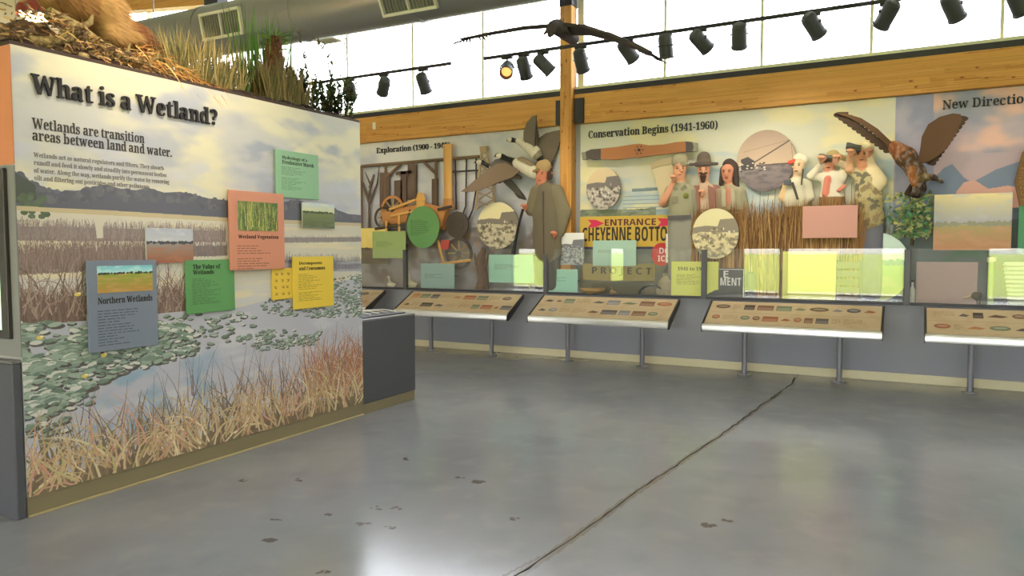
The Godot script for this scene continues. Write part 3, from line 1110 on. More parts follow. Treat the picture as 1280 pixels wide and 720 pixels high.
func wall_panels() -> void:
	var z := 0.02
	var r := [4.113, 1.893, 4.575, 2.256]
	var t := mount("text_placard", "pale green text panel high on the marsh wall, farthest right", "panel", FL, r, z, "")
	var w: float = r[2] - r[0]
	var h: float = r[3] - r[1]
	board(t, "panel_board", w, h, -0.012, 0.012, C(138, 182, 138), words_tex(0.42, 10, 4))
	lettering(t, "heading", "Hydrology of a", serif, mt.ink, -w * 0.36, h * 0.80, w * 0.58, 0.030, 0.001, 0.001, 4)
	lettering(t, "heading", "Freshwater Marsh", serif, mt.ink, -w * 0.36, h * 0.71, w * 0.74, 0.030, 0.001, 0.001, 4)

	var veg := Cv.new(0, 0, 1, 0.75, 140, C(84, 108, 44))
	veg.wash(0, 0, 1, 0.75, 3, 2, C(150, 150, 66), -0.2, 0.4, 0.8, 61)
	for i in 130:
		veg.reed(veg.rng.randf_range(0, 1), veg.rng.randf_range(-0.05, 0.1), veg.rng.randf_range(-0.12, 0.12), veg.rng.randf_range(0.4, 0.8), 0.014, veg.rng.randf_range(-0.3, 0.3), [C(176, 168, 70), C(70, 98, 44), C(108, 140, 60), C(204, 190, 104), C(60, 70, 40)][i % 5])
	r = [3.654, 1.341, 4.175, 1.916]
	t = mount("text_placard", "salmon panel with a photo of green stems at its top", "panel", FL, r, z + 0.014)
	w = r[2] - r[0]
	h = r[3] - r[1]
	board(t, "panel_board", w, h, -0.014, 0.014, C(206, 136, 104), words_tex(0.83, 6, 3))
	picture(t, w, -w * 0.36, h * 0.5, w * 0.37, h * 0.87, 0.001, veg.tex())
	lettering(t, "heading", "Wetland Vegetation", serif, mt.ink, -w * 0.36, h * 0.385, w * 0.74, 0.037, 0.001, 0.001, 4)

	r = [4.383, 1.662, 4.758, 1.867]
	t = mount("photo_placard", "small photo of a green field beside the salmon panel", "photo", FL, r, z)
	board(t, "photo_board", r[2] - r[0], r[3] - r[1], -0.012, 0.012, C(190, 190, 180), landscape(C(196, 206, 214), C(210, 206, 150), C(66, 84, 44), C(120, 132, 70), C(88, 98, 60), 71, 0.62))

	r = [3.014, 1.403, 3.365, 1.631]
	t = mount("photo_placard", "photo of grey sky over rust-coloured marsh, above the slate panel", "photo", FL, r, z - 0.006)
	board(t, "photo_board", r[2] - r[0], r[3] - r[1], -0.012, 0.012, C(190, 190, 190), landscape(C(178, 182, 194), C(196, 194, 196), C(72, 74, 76), C(150, 146, 138), C(160, 92, 58), 73, 0.58))

	r = [2.616, 0.878, 3.071, 1.428]
	t = mount("text_placard", "slate-blue panel with a prairie photo, farthest left on the marsh wall", "panel", FL, r, z + 0.01)
	w = r[2] - r[0]
	h = r[3] - r[1]
	board(t, "panel_board", w, h, -0.014, 0.014, C(120, 128, 142), words_tex(0.66, 9))
	picture(t, w, -w * 0.37, h * 0.645, w * 0.43, h * 0.94, 0.001, landscape(C(118, 196, 206), C(190, 226, 222), C(62, 70, 52), C(138, 160, 56), C(186, 138, 66), 75, 0.7, 1.8))
	lettering(t, "heading", "Northern Wetlands", serif, mt.ink, -w * 0.37, h * 0.525, w * 0.79, 0.04, 0.001, 0.001, 4)

	r = [3.294, 1.056, 3.7, 1.421]
	t = mount("text_placard", "leaf-green text panel below and left of the salmon panel", "panel", FL, r, z)
	w = r[2] - r[0]
	h = r[3] - r[1]
	board(t, "panel_board", w, h, -0.012, 0.012, C(92, 148, 84), words_tex(0.42, 11))
	lettering(t, "heading", "The Value of", serif, mt.ink, -w * 0.36, h * 0.83, w * 0.56, 0.032, 0.001, 0.001, 4)
	lettering(t, "heading", "Wetlands", serif, mt.ink, -w * 0.36, h * 0.73, w * 0.42, 0.030, 0.001, 0.001, 4)

	r = [4.059, 1.103, 4.278, 1.345]
	t = mount("diagram_placard", "small yellow panel with tiny insect drawings", "panel", FL, r, z - 0.006)
	var dg := Cv.new(0, 0, 1, 1.3, 100, C(255, 255, 255))
	for i in 12:
		var x := 0.2 + 0.28 * (i % 3) + dg.rng.randf_range(-0.05, 0.05)
		var y := 0.2 + 0.28 * (i / 3)
		dg.dab(x, y, 0.06, 0.02, C(120, 104, 70), dg.rng.randf_range(-1, 1))
		dg.line(x - 0.08, y + 0.06, x + 0.06, y + 0.06, 0.016, C(150, 136, 90))
	board(t, "panel_board", r[2] - r[0], r[3] - r[1], -0.012, 0.012, C(226, 190, 62), dg.tex())

	r = [4.267, 1.014, 4.729, 1.432]
	t = mount("text_placard", "bright yellow text panel at the right of the marsh wall", "panel", FL, r, z + 0.004)
	w = r[2] - r[0]
	h = r[3] - r[1]
	board(t, "panel_board", w, h, -0.012, 0.012, C(228, 194, 60), words_tex(0.4, 11, 7))
	lettering(t, "heading", "Decomposers", serif, mt.ink, -w * 0.36, h * 0.83, w * 0.56, 0.030, 0.001, 0.001, 4)
	lettering(t, "heading", "and Consumers", serif, mt.ink, -w * 0.36, h * 0.74, w * 0.64, 0.030, 0.001, 0.001, 4)

# ---------------------------------------------------------------- the small landscape on top of the exhibit wall
func exhibit_top() -> void:
	var soil := MB.new()
	for i in 26:
		soil.ball(Vector3(2.38 + i * 0.105, 2.628, -0.225), Vector3(rng.randf_range(0.1, 0.17), rng.randf_range(0.03, 0.07), rng.randf_range(0.17, 0.2)), Basis.IDENTITY, 10, 6)
	var so := obj("soil_bed", soil, mat(C(70, 50, 36), 0.95, 0.0, noise_tex(0.05, C(130, 110, 90), Color.WHITE, 6)), self, FL)
	tag(so, "dark brown soil bed along the top of the marsh wall", "soil", "", "stuff")
	# furred animal, lying with its tail to the right
	var tan := Cl(150, 106, 58)
	var gold := Cl(178, 138, 82)
	var red := Cl(122, 70, 38)
	var dark := Cl(84, 56, 34)
	var a := [2.63, 3.207, 2.788, 3.084, 2.981, 3.03, 3.132, 2.947, 3.246, 2.933, 3.476, 2.879, 3.145, 3.002, 3.029, 2.859]
	var q := []
	for i in range(0, a.size(), 2):
		q.append(Vector3(a[i], a[i + 1], 0))
	var bones := [
		[q[0], q[1], 0.13, 0.15, tan], [q[1], q[2], 0.15, 0.14, tan], [q[2], q[3], 0.14, 0.085, tan],
		[q[2] + Vector3(0.02, -0.02, 0.1), q[7] + Vector3(-0.03, 0.0, 0.13), 0.10, 0.05, gold],
		[q[7] + Vector3(-0.03, 0.0, 0.13), q[3] + Vector3(0.02, -0.06, 0.14), 0.045, 0.035, gold],
		[q[6] + Vector3(0, -0.03, -0.05), q[4], 0.08, 0.075, red], [q[4], q[5] + Vector3(0, -0.02, 0.02), 0.075, 0.03, red],
		[q[0], q[0] + Vector3(-0.22, 0.1, 0.06), 0.11, 0.09, tan], [q[0] + Vector3(-0.22, 0.1, 0.06), q[0] + Vector3(-0.38, 0.06, 0.12), 0.085, 0.035, gold],
		[q[0] + Vector3(-0.2, 0.17, 0.0), q[0] + Vector3(-0.2, 0.27, 0.0), 0.035, 0.01, dark], [q[0] + Vector3(-0.2, 0.17, 0.1), q[0] + Vector3(-0.2, 0.27, 0.12), 0.035, 0.01, dark],
		[q[0] + Vector3(0.02, -0.05, 0.1), q[0] + Vector3(-0.08, -0.22, 0.14), 0.07, 0.035, gold],
	]
	var an := thing("furred_animal", "tawny furred animal mount lying on the logs atop the marsh wall", "animal", FL * Transform3D(Basis.IDENTITY, Vector3(0, 0, -0.358)))
	var fm := flesh(bones, 0.014, 0.07)
	for i in fm.c.size():
		fm.c[i] = fm.c[i].lerp(dark, clampf(0.5 * sin(fm.v[i].x * 70.0 + fm.v[i].y * 130.0) * sin(fm.v[i].y * 90.0), 0, 0.35))
	obj("body", fm, mt.vfab, an)
	var fur := MB.new()
	for i in range(0, fm.v.size(), 5):
		fur.col = fm.c[i].lerp(gold, rng.randf() * 0.5)
		var nn := fm.n[i]
		var dr := (nn * 0.5 + Vector3(0.8, -0.35, 0)).normalized()
		fur.blade(fm.v[i], dr, nn.cross(dr).normalized(), 0.03 + rng.randf() * 0.02, 0.0028, Vector3(0, -0.006, 0), 1)
	obj("fur", fur, mt.vfab, an).set_meta("kind", "stuff")
	# logs
	var bark := mat(C(186, 170, 120), 0.9, 0.0, noise_tex(0.06, C(120, 104, 76), C(255, 250, 230), 15))
	bark.uv1_triplanar = true
	var lg := [[2.552, 2.872, 2.7, 2.818, 2.877, 2.756], [2.412, 2.675, 2.517, 2.683, 2.668, 2.756], [2.677, 2.686, 2.918, 2.693, 3.126, 2.708], [2.955, 2.619, 3.111, 2.693, 3.213, 2.652]]
	var names := ["pale peeled log sloping under the animal", "grey branch at the left end of the wall top", "pale broken branch beneath the hind paw", "short dark driftwood piece amid the straw"]
	for i in lg.size():
		var pts := P3(lg[i], [-0.16, -0.11, -0.13, -0.11][i])
		var mid: Vector3 = pts[1]
		var t := thing("log", names[i], "log", FL * Transform3D(Basis.IDENTITY, mid), "logs on top of the marsh wall")
		var m := MB.new()
		m.at(Basis.IDENTITY, -mid)
		var rr: float = [0.05, 0.035, 0.036, 0.03][i]
		m.tube(pts, [rr * 0.8, rr * 1.1, rr * 0.7], 9)
		obj("trunk", m, bark, t)
		m = MB.new()
		m.tube([Vector3(0.02, 0.0, 0.02), Vector3(0.07, 0.05, 0.06), Vector3(0.09, 0.10, 0.05)], [rr * 0.45, rr * 0.35, rr * 0.15], 6)
		obj("stub", m, bark, t)
	# stones and dry leaves
	for e: Array in [[2.50, 2.62, 0.22, 0.20, "tallest brown earth mound at the near end of the wall top"], [2.74, 2.63, 0.26, 0.15, "middle brown earth mound under the animal"], [3.05, 2.63, 0.28, 0.09, "lowest brown earth mound under the straw"]]:
		var mm := MB.new()
		mm.ball(Vector3.ZERO, Vector3(e[2], e[3], 0.16), Basis.IDENTITY, 14, 8)
		var mo2 := obj("earth_mound", mm, mat(C(96, 74, 52), 0.95), self, FL * Transform3D(Basis.IDENTITY, Vector3(e[0], e[1], -0.24)))
		tag(mo2, e[4], "mound", "earth mounds on top of the marsh wall")
	var sp := [2.413, 2.634, 2.473, 2.63, 2.528, 2.651, 2.572, 2.625, 2.619, 2.654, 2.666, 2.627, 2.705, 2.664, 2.753, 2.632, 2.804, 2.667, 2.843, 2.627, 2.896, 2.668, 2.947, 2.63, 2.997, 2.67, 3.05, 2.621, 3.113, 2.665, 3.168, 2.619, 2.457, 2.671, 2.556, 2.686, 2.649, 2.689, 2.736, 2.7]
	for i in 20:
		var m := MB.new()
		m.ball(Vector3.ZERO, Vector3(rng.randf_range(0.035, 0.06), rng.randf_range(0.025, 0.04), rng.randf_range(0.03, 0.05)), Basis(Vector3(1, 1, 0).normalized(), rng.randf_range(-0.6, 0.6)), 7, 5)
		var o := obj("stone", m, mat([C(164, 140, 92), C(118, 100, 74), C(186, 164, 116), C(100, 90, 72)][i % 4], 0.9), self, FL * Transform3D(Basis.IDENTITY, Vector3(sp[i * 2], sp[i * 2 + 1] - 0.02, -0.12 + rng.randf_range(-0.05, 0.03))))
		tag(o, "small earthy stone among the logs atop the marsh wall", "stone", "stones on top of the marsh wall")
	var lf := MB.new()
	for i in 720:
		lf.col = [Cl(166, 130, 80), Cl(116, 88, 54), Cl(192, 160, 106), Cl(84, 64, 42), Cl(100, 78, 50)][i % 5]
		var d := Vector3(rng.randf_range(-1, 1), rng.randf_range(-0.2, 0.8), rng.randf_range(-0.3, 1)).normalized()
		lf.blade(_litter_spot(), d, d.cross(Vector3(0.2, 0.3, 1)).normalized(), rng.randf_range(0.03, 0.08), rng.randf_range(0.004, 0.010), Vector3(0, -0.02, 0), 2)
	tag(obj("leaf_litter", lf, mt.leaf, self, FL), "curled dry leaf litter under the furred animal", "leaves", "", "stuff")
	# straw
	var st := MB.new()
	for i in 560:
		var u := rng.randf_range(2.45, 3.62)
		if rng.randf() < 0.82:
			u = rng.randf_range(3.02, 3.62)
		var base := Vector3(u, 2.63 + rng.randf_range(0, 0.16) * smoothstep(3.7, 3.1, u), -0.02 - rng.randf_range(0, 0.32))
		var an2 := rng.randf_range(-1.2, 1.2)
		var d := Vector3(cos(an2), sin(an2) * 0.6, rng.randf_range(-0.4, 0.6)).normalized()
		st.col = [Cl(214, 158, 84), Cl(182, 122, 56), Cl(232, 190, 120), Cl(140, 92, 46)][i % 4]
		st.blade(base, d, Vector3(-d.y, d.x, 0.3).normalized(), rng.randf_range(0.06, 0.17), rng.randf_range(0.002, 0.0045), Vector3(0, -rng.randf_range(0.02, 0.1), 0.02), 3)
	tag(obj("straw", st, mt.vfab, self, FL), "orange-gold straw strewn over the wall top", "straw", "", "stuff")
	# clumps of dry grass
	clump("grass_clump", "olive dry grass clump left of the stump", [3.395, 2.641, 4, 2.649], 900, [Cl(140, 124, 68), Cl(168, 146, 84), Cl(104, 104, 60), Cl(190, 168, 108)], -0.25, 0.47, 0.42)
	clump("grass_clump", "tawny grass clump in front of the stump", [4.191, 2.69, 4.64, 2.691], 760, [Cl(132, 116, 66), Cl(106, 102, 58), Cl(156, 134, 80)], -0.2, 0.4, 0.4)
	clump("grass_clump", "short brown grass fringe along the rim before the shrub", [3.825, 2.627, 5.145, 2.639], 700, [Cl(96, 82, 50), Cl(124, 100, 60), Cl(84, 76, 50)], -0.1, 0.10, 0.8)
	clump("reed_clump", "tall bright green reeds growing behind the stump", [4.164, 2.766, 4.586, 2.792], 110, [Cl(96, 140, 56), Cl(122, 160, 72), Cl(80, 118, 50)], -0.38, 0.72, 0.22)
	# stump
	var sb := [4.411, 2.739, 4.424, 3.217]
	var t := thing("stump", "reddish brown tree stump standing among the grasses", "stump", FL * Transform3D(Basis.IDENTITY, Vector3(sb[0], sb[1], -0.31)))
	var m := MB.new()
	var hgt: float = sb[3] - sb[1]
	m.tube([Vector3(-0.02, -0.1, 0), Vector3(0.0, hgt * 0.3, 0), Vector3(0.02, hgt * 0.7, 0), Vector3(0.03, hgt, 0.01)], [0.125, 0.095, 0.075, 0.055], 12)
	var rb := mat(C(150, 108, 78), 0.95, 0.0, noise_tex(0.05, C(110, 80, 60), Color.WHITE, 19))
	rb.uv1_triplanar = true
	rb.uv1_scale = Vector3(3, 0.8, 3)
	obj("trunk", m, rb, t)
	m = MB.new()
	for i in 7:
		var an3 := i * 0.9
		m.tube([Vector3(cos(an3) * 0.07, 0.02, sin(an3) * 0.07), Vector3(cos(an3) * 0.15, -0.05, sin(an3) * 0.15)], [0.035, 0.01], 6)
	obj("roots", m, rb, t)
	m = MB.new()
	for i in 90:
		m.col = [Cl(100, 140, 60), Cl(136, 164, 80), Cl(84, 112, 56)][i % 3]
		var d := Vector3(rng.randf_range(-1, 1), rng.randf_range(0.2, 1.2), rng.randf_range(-1, 1)).normalized()
		m.blade(Vector3(0.03, hgt * rng.randf_range(0.6, 1.0), 0) + d * 0.05, d, d.cross(Vector3(0.3, 0.2, 1)).normalized(), rng.randf_range(0.06, 0.16), 0.008, Vector3(0, -0.03, 0), 2)
	obj("moss_leaves", m, mt.leaf, t)
	# shrub with small leaves
	var s0 := [4.869, 2.688, 4.879, 3.153]
	t = thing("shrub", "dark leafy shrub with thin stems at the far end of the wall top", "shrub", FL * Transform3D(Basis.IDENTITY, Vector3(s0[0], s0[1], -0.21)))
	var stems := MB.new()
	var leaves := MB.new()
	for i in 74:
		var bx := rng.randf_range(-0.34, 0.34)
		var top := Vector3(bx * 1.15 + rng.randf_range(-0.06, 0.06), rng.randf_range(0.12, 0.34), rng.randf_range(-0.16, 0.12))
		if i == 0:
			bx = 0.3
			top = Vector3(0.32, 0.74, 0)
		if i in [1, 2, 3]:
			top = Vector3([-0.2, -0.02, 0.1][i - 1], 0.62, -0.05)
		var pts := [Vector3(bx, -0.06, top.z * 0.5), Vector3(bx, top.y * 0.5, top.z * 0.8), top]
		stems.tube(pts, [0.004, 0.003, 0.0015], 5)
		for k in 34:
			var f := rng.randf_range(0.15, 1.0)
			var p: Vector3 = pts[0].lerp(pts[1], f * 2) if f < 0.5 else pts[1].lerp(pts[2], f * 2 - 1)
			var d := Vector3(rng.randf_range(-1, 1), rng.randf_range(-0.1, 1), rng.randf_range(-1, 1)).normalized()
			leaves.col = [Cl(84, 108, 58), Cl(110, 126, 70), Cl(66, 84, 48), Cl(120, 106, 66)][k % 4]
			leaves.blade(p, d, d.cross(Vector3.UP).normalized(), rng.randf_range(0.03, 0.07), 0.011, Vector3(0, -0.008, 0), 2)
	obj("stems", stems, mat(C(78, 64, 44), 0.9), t)
	var lo := obj("leaves", leaves, mt.leaf, t)
	lo.set_meta("kind", "stuff")

func _litter_spot() -> Vector3:
	var u := rng.randf_range(2.3, 3.3)
	return Vector3(u, 2.635 + rng.randf_range(0, 0.05) + rng.randf() * 0.19 * smoothstep(3.2, 2.5, u), -0.03 - rng.randf_range(0, 0.14))

func clump(called: String, label: String, foot: Array, n: int, cols: Array, z: float, ht: float, spread: float) -> void:
	var mid := Vector3((foot[0] + foot[2]) * 0.5, minf(foot[1], foot[3]), z)
	var t := thing(called, label, "grass" if called == "grass_clump" else "reeds", FL * Transform3D(Basis.IDENTITY, mid))
	var m := MB.new()
	var hw: float = (foot[2] - foot[0]) * 0.5
	for i in n:
		var x := rng.randf_range(-hw, hw)
		m.col = cols[i % cols.size()]
		var d := Vector3(rng.randf_range(-spread, spread) * 0.7 + x * 0.3, 1, rng.randf_range(-spread, spread) * 0.5).normalized()
		m.blade(Vector3(x, -0.05, rng.randf_range(-0.1, 0.08)), d, Vector3(d.y, -d.x, rng.randf_range(-0.5, 0.5)).normalized(), ht * rng.randf_range(0.45, 1.15), rng.randf_range(0.003, 0.006) * (1.8 if called == "reed_clump" else 1.0), Vector3(d.x * 0.08, -0.03, 0), 4)
	obj("blades", m, mt.leaf, t).set_meta("kind", "stuff")

# ---------------------------------------------------------------- the long printed murals on the back wall
func mural(called: String, label: String, x0: float, x1: float, cv: Cv, title: String, tl: float, tb: float, tw: float, th: float) -> Node3D:
	var t := thing(called, label, "mural", Transform3D(Basis.IDENTITY, Vector3(0, 0, ZM)))
	var m := MB.new()
	m.span(x0, 0.87, -0.018, x1, 3.185, -0.001)
	obj("mural_board", m, mat(C(200, 198, 190), 0.6), t)
	m = MB.new()
	m.quaduv(Vector3(x0, 3.185, 0), Vector3(x1, 3.185, 0), Vector3(x1, 0.87, 0), Vector3(x0, 0.87, 0), Vector3.BACK)
	obj("mural_print", m, mat(Color.WHITE, 0.55, 0.0, cv.tex()), t)
	lettering(t, "title", title, serif, mat(C(34, 34, 46), 0.6), tl, tb, tw, th, 0.002, 0.012, 2.0)
	return t

func murals() -> void:
	# first: lavender-grey
	var cv := Cv.new(-10.0, 0.87, -4.3, 3.185, 150, C(190, 186, 190))
	cv.grad(0.87, 2.2, C(150, 142, 138), C(198, 196, 206))
	cv.grad(2.2, 3.185, C(206, 206, 216), C(226, 222, 220))
	cv.wash(-10, 0.87, -4.3, 3.185, 1.0, 1.6, C(180, 184, 202), 0.0, 0.5, 0.6, 101)
	cv.wash(-10, 0.87, -4.3, 1.8, 2.0, 2.0, C(112, 98, 92), -0.1, 0.4, 0.7, 102)
	cv.wash(-6.8, 1.0, -5.2, 2.0, 4.0, 4.0, C(176, 140, 100), 0.1, 0.5, 0.7, 103)
	mural("mural", "lavender-grey mural titled Exploration, left of the timber column", -10.0, -4.3, cv, "Exploration (1900 - 1940)", -7.554, 2.985, 1.40, 0.118)
	# second: straw and blue
	cv = Cv.new(-4.02, 0.87, -0.178, 3.185, 200, C(196, 190, 160))
	cv.grad(2.0, 3.185, C(212, 210, 192), C(208, 206, 190))
	cv.grad(0.87, 2.0, C(132, 120, 92), C(160, 180, 190))
	cv.wash(-4.02, 2.0, -0.178, 3.185, 0.9, 1.8, C(228, 216, 168), -0.1, 0.4, 0.8, 111)
	cv.wash(-4.02, 1.6, -0.178, 2.7, 0.9, 3.0, C(168, 190, 208), 0.0, 0.45, 0.75, 112)
	cv.poly([-4, 2.023, -3.162, 2.001, -2.944, 2.037, -2.941, 1.702, -3.999, 1.715], C(130, 138, 118))
	for i in 120:
		cv.dab(cv.rng.randf_range(-4.0, -3.0), cv.rng.randf_range(1.9, 2.0), 0.04, 0.02, C(104, 116, 96).lerp(C(150, 156, 130), cv.rng.randf()))
	cv.poly([-3.275, 2.28, -2.701, 2.288, -2.701, 2.247, -3.274, 2.238], C(120, 140, 148))
	for i in 5:
		cv.line(-3.4, 2.18 - i * 0.05, -2.86, 2.18 - i * 0.05, 0.012, C(140, 160, 164))
	for i in 260:
		cv.reed(cv.rng.randf_range(-2.6, -0.2), cv.rng.randf_range(0.9, 1.6), cv.rng.randf_range(-0.1, 0.1), cv.rng.randf_range(0.4, 0.8), 0.016, cv.rng.randf_range(-0.2, 0.2), C(150, 112, 66).lerp(C(110, 80, 52), cv.rng.randf()))
	mural("mural", "straw and pale blue mural titled Conservation Begins, middle of the wall", -4.02, -0.178, cv, "Conservation Begins (1941-1960)", -3.897, 2.955, 1.74, 0.138)
	# third: sunset over blue hills
	cv = Cv.new(-0.176, 0.87, 4.4, 3.185, 150, C(160, 162, 186))
	cv.grad(2.2, 3.185, C(196, 168, 176), C(160, 160, 178))
	cv.wash(-0.176, 2.1, 4.4, 3.185, 0.9, 1.4, C(232, 184, 164), -0.05, 0.4, 0.85, 121)
	cv.wash(-0.176, 2.5, 4.4, 3.185, 0.9, 1.6, C(142, 150, 176), 0.0, 0.4, 0.8, 122)
	cv.poly([-0.186, 3.196, 0.189, 3.185, 0.216, 2.106, -0.161, 2.121], C(146, 148, 178))
	cv.wash(-0.176, 2.1, 0.24, 3.18, 2.0, 2.0, C(178, 170, 190), -0.1, 0.5, 0.8, 124)
	cv.poly([0.008, 2.025, 0.16, 2.197, 0.309, 2.365, 0.384, 2.405, 0.5, 2.252, 0.575, 2.196, 0.79, 2.323, 1.034, 2.411] + [4.4, 2.5, 4.4, 0.87, -0.17, 0.87, -0.17, 1.95], C(124, 136, 164))
	cv.poly([0.429, 2.098, 0.501, 2.2, 0.597, 2.221, 0.724, 2.122, 0.902, 2.148, 1.043, 2.109, 1.049, 1.907, 0.434, 1.924], C(222, 170, 160))
	cv.poly([-0.17, 0.87, 4.4, 0.87, 4.4, 1.9, -0.17, 1.75], C(104, 116, 120))
	cv.wash(-0.176, 0.87, 4.4, 1.85, 1.6, 2.4, C(60, 124, 84), 0.0, 0.4, 0.8, 125)
	cv.wash(-0.176, 0.87, 4.4, 1.6, 2.2, 3.0, C(110, 100, 110), -0.1, 0.4, 0.7, 126)
	mural("mural", "sunset and blue hills mural titled New Directions, far right", -0.176, 4.4, cv, "New Directions", 0.277, 3.0, 0.86, 0.105)

func disc(called: String, label: String, cat: String, ctr: Array, rx: float, ry: float, z: float, col: Color, tex: Texture2D, group := "") -> Node3D:
	# a round board standing off the mural; local origin at its lowest point
	var t := thing(called, label, cat, Transform3D(Basis.IDENTITY, Vector3(ctr[0], ctr[1] - ry, z)), group)
	var q := PackedVector2Array()
	for i in 36:
		q.append(Vector2(cos(TAU * i / 36) * rx, ry + sin(TAU * i / 36) * ry))
	var m := MB.new()
	m.prism(q, -0.02, -0.002)
	obj("disc_board", m, mat(C(120, 112, 96), 0.6), t)
	m = MB.new()
	m.prism(q, -0.002, 0.0, Rect2(-rx, 0, rx * 2, ry * 2))
	obj("disc_print", m, mat(col, 0.5, 0.0, tex), t)
	return t

func bar(m: MB, a: Vector2, b: Vector2, z: float, wd: float) -> void:
	m.tube([Vector3(a.x, a.y, z), Vector3(b.x, b.y, z)], [wd * 0.5], 6)

func mural_objects() -> void:
	var B0 := Transform3D.IDENTITY
	# ---- old wooden trestle and dead tree at the left
	var o := [-7.822, 1.63]
	var brown := mat(C(120, 96, 76), 0.85)
	var t := thing("wooden_trestle", "brown timber trestle frame with braces behind the steam engine", "trestle", Transform3D(B0.basis, Vector3(o[0], o[1], -9.38)))
	for e: Array in [[-7.819, 2.818, -7.84, 1.565], [-7.819, 2.818, -5.605, 2.839], [-7.333, 2.829, -7.35, 1.627], [-6.371, 2.836, -6.38, 1.865], [-7.32, 2.614, -7.035, 2.813], [-6.608, 2.826, -6.373, 2.631]]:
		var m := MB.new()
		m.at(B0.basis, -Vector3(o[0], o[1], 0))
		bar(m, Vector2(e[0], e[1]), Vector2(e[2], e[3]), 0.02, 0.05)
		obj("timber", m, brown, t)
	for e: Array in [[-7.446, 2.696, -7.255, 2.687, -7.263, 2.107, -7.455, 2.112], [-7.163, 2.557, -7.007, 2.562, -7.011, 2.188, -7.168, 2.18], [-7.036, 2.701, -6.928, 2.695, -6.935, 2.099, -7.044, 2.102], [-7.13, 2.693, -6.821, 2.702, -6.821, 2.653, -7.13, 2.643], [-6.896, 2.793, -6.744, 2.796, -6.75, 2.242, -6.903, 2.247], [-6.447, 2.549, -6.344, 2.557, -6.348, 2.108, -6.451, 2.11]]:
		var m := MB.new()
		m.prism(P2(off(e, o[0], o[1])), 0.0, 0.03)
		obj("post", m, mat(C(108, 88, 78), 0.85), t)
	o = [-7.694, 1.629]
	t = thing("bare_tree", "thin bare tree cutout at the left end of the trestle", "tree", Transform3D(B0.basis, Vector3(o[0], o[1], -9.385)))
	var tr := MB.new()
	for e: Array in [[-7.69, 1.629, -7.68, 2.272], [-7.68, 2.247, -7.807, 2.56], [-7.68, 2.272, -7.643, 2.502, -7.754, 2.724], [-7.681, 2.208, -7.513, 2.522, -7.46, 2.836], [-7.66, 2.464, -7.576, 2.677]]:
		var q := P3(off(e, o[0], o[1]), 0.015)
		tr.tube(q, [0.028, 0.016, 0.006], 6)
	obj("branches", tr, mat(C(106, 90, 82), 0.9), t)

	# ---- steam traction engine
	var cop := mat(C(224, 172, 96), 0.45, 0.1)
	var cop2 := mat(C(196, 136, 78), 0.5, 0.1)
	var dk := mat(C(84, 74, 68), 0.6, 0.2)
	o = [-6.626, 1.251]
	t = thing("steam_engine", "copper-orange steam engine with tall chimney and dark wheels", "engine", Transform3D(B0.basis, Vector3(o[0], o[1], -9.34)))
	var off3 := -Vector3(o[0], o[1], 0)
	t.scale = Vector3(1, 1, 0.4)
	var ch := [-6.134, 2.218, -6.127, 3.051]
	var m := MB.new()
	m.at(B0.basis, Vector3(ch[0], ch[1], 0.03) + off3)
	var chh: float = ch[3] - ch[1]
	m.lathe([Vector2(0, 0), Vector2(0.075, 0), Vector2(0.075, chh - 0.05), Vector2(0.088, chh - 0.05), Vector2(0.088, chh), Vector2(0.06, chh), Vector2(0.06, chh - 0.1)], 20)
	obj("chimney", m, cop, t)
	m = MB.new()
	m.at(B0.basis, Vector3(ch[0], ch[1], 0.03) + off3)
	m.lathe([Vector2(0, -0.14), Vector2(0.10, -0.14), Vector2(0.11, -0.10), Vector2(0.085, -0.02), Vector2(0.09, 0.02), Vector2(0.07, 0.02)], 20)
	obj("chimney_base", m, cop2, t)
	var bo := [-7.365, 1.727, -6.589, 2.086, -6.179, 2.003]
	m = MB.new()
	m.tube([Vector3(bo[0], bo[1] + 0.25, 0.0) + off3, Vector3(bo[2], bo[3] - 0.05, 0.0) + off3, Vector3(bo[4], bo[5] - 0.08, 0.02) + off3], [0.12, 0.16, 0.17], 18)
	obj("boiler", m, cop2, t)
	var dome := [-6.633, 2.136]
	m = MB.new()
	m.at(B0.basis, Vector3(dome[0], dome[1] - 0.08, 0.06) + off3)
	m.lathe([Vector2(0, 0), Vector2(0.085, 0.0), Vector2(0.085, 0.16), Vector2(0.10, 0.18), Vector2(0.07, 0.24), Vector2(0.07, 0.27), Vector2(0.03, 0.29), Vector2(0, 0.29)], 18)
	obj("steam_dome", m, cop, t)
	for wl: Array in [[-5.966, 1.843, 0.20, "smokebox_door"], [-5.942, 1.414, 0.24, "wheel"], [-7.361, 1.98, 0.17, "wheel"], [-7.17, 2.101, 0.22, "flywheel"]]:
		m = MB.new()
		var cc := Vector3(wl[0], wl[1], 0.06) + off3
		m.at(Basis(Vector3.RIGHT, PI / 2), cc)
		var rr: float = wl[2]
		m.lathe([Vector2(rr * 0.82, -0.02), Vector2(rr, -0.02), Vector2(rr, 0.03), Vector2(rr * 0.82, 0.03), Vector2(rr * 0.82, -0.02)], 28)
		if wl[3] == "smokebox_door":
			m.lathe([Vector2(0, 0.02), Vector2(rr * 0.83, 0.02), Vector2(rr * 0.83, -0.01), Vector2(0, -0.01)], 24)
			m.lathe([Vector2(rr * 0.5, 0.035), Vector2(rr * 0.6, 0.035), Vector2(rr * 0.6, 0.0), Vector2(rr * 0.5, 0.0), Vector2(rr * 0.5, 0.035)], 24)
		var w := obj(wl[3], m, dk if wl[3] != "flywheel" else cop2, t)
		if wl[3] != "smokebox_door":
			m = MB.new()
			m.at(Basis(Vector3.RIGHT, PI / 2), cc)
			m.lathe([Vector2(0, -0.02), Vector2(rr * 0.2, -0.02), Vector2(rr * 0.2, 0.05), Vector2(0, 0.05)], 14)
			obj("hub", m, dk, w)
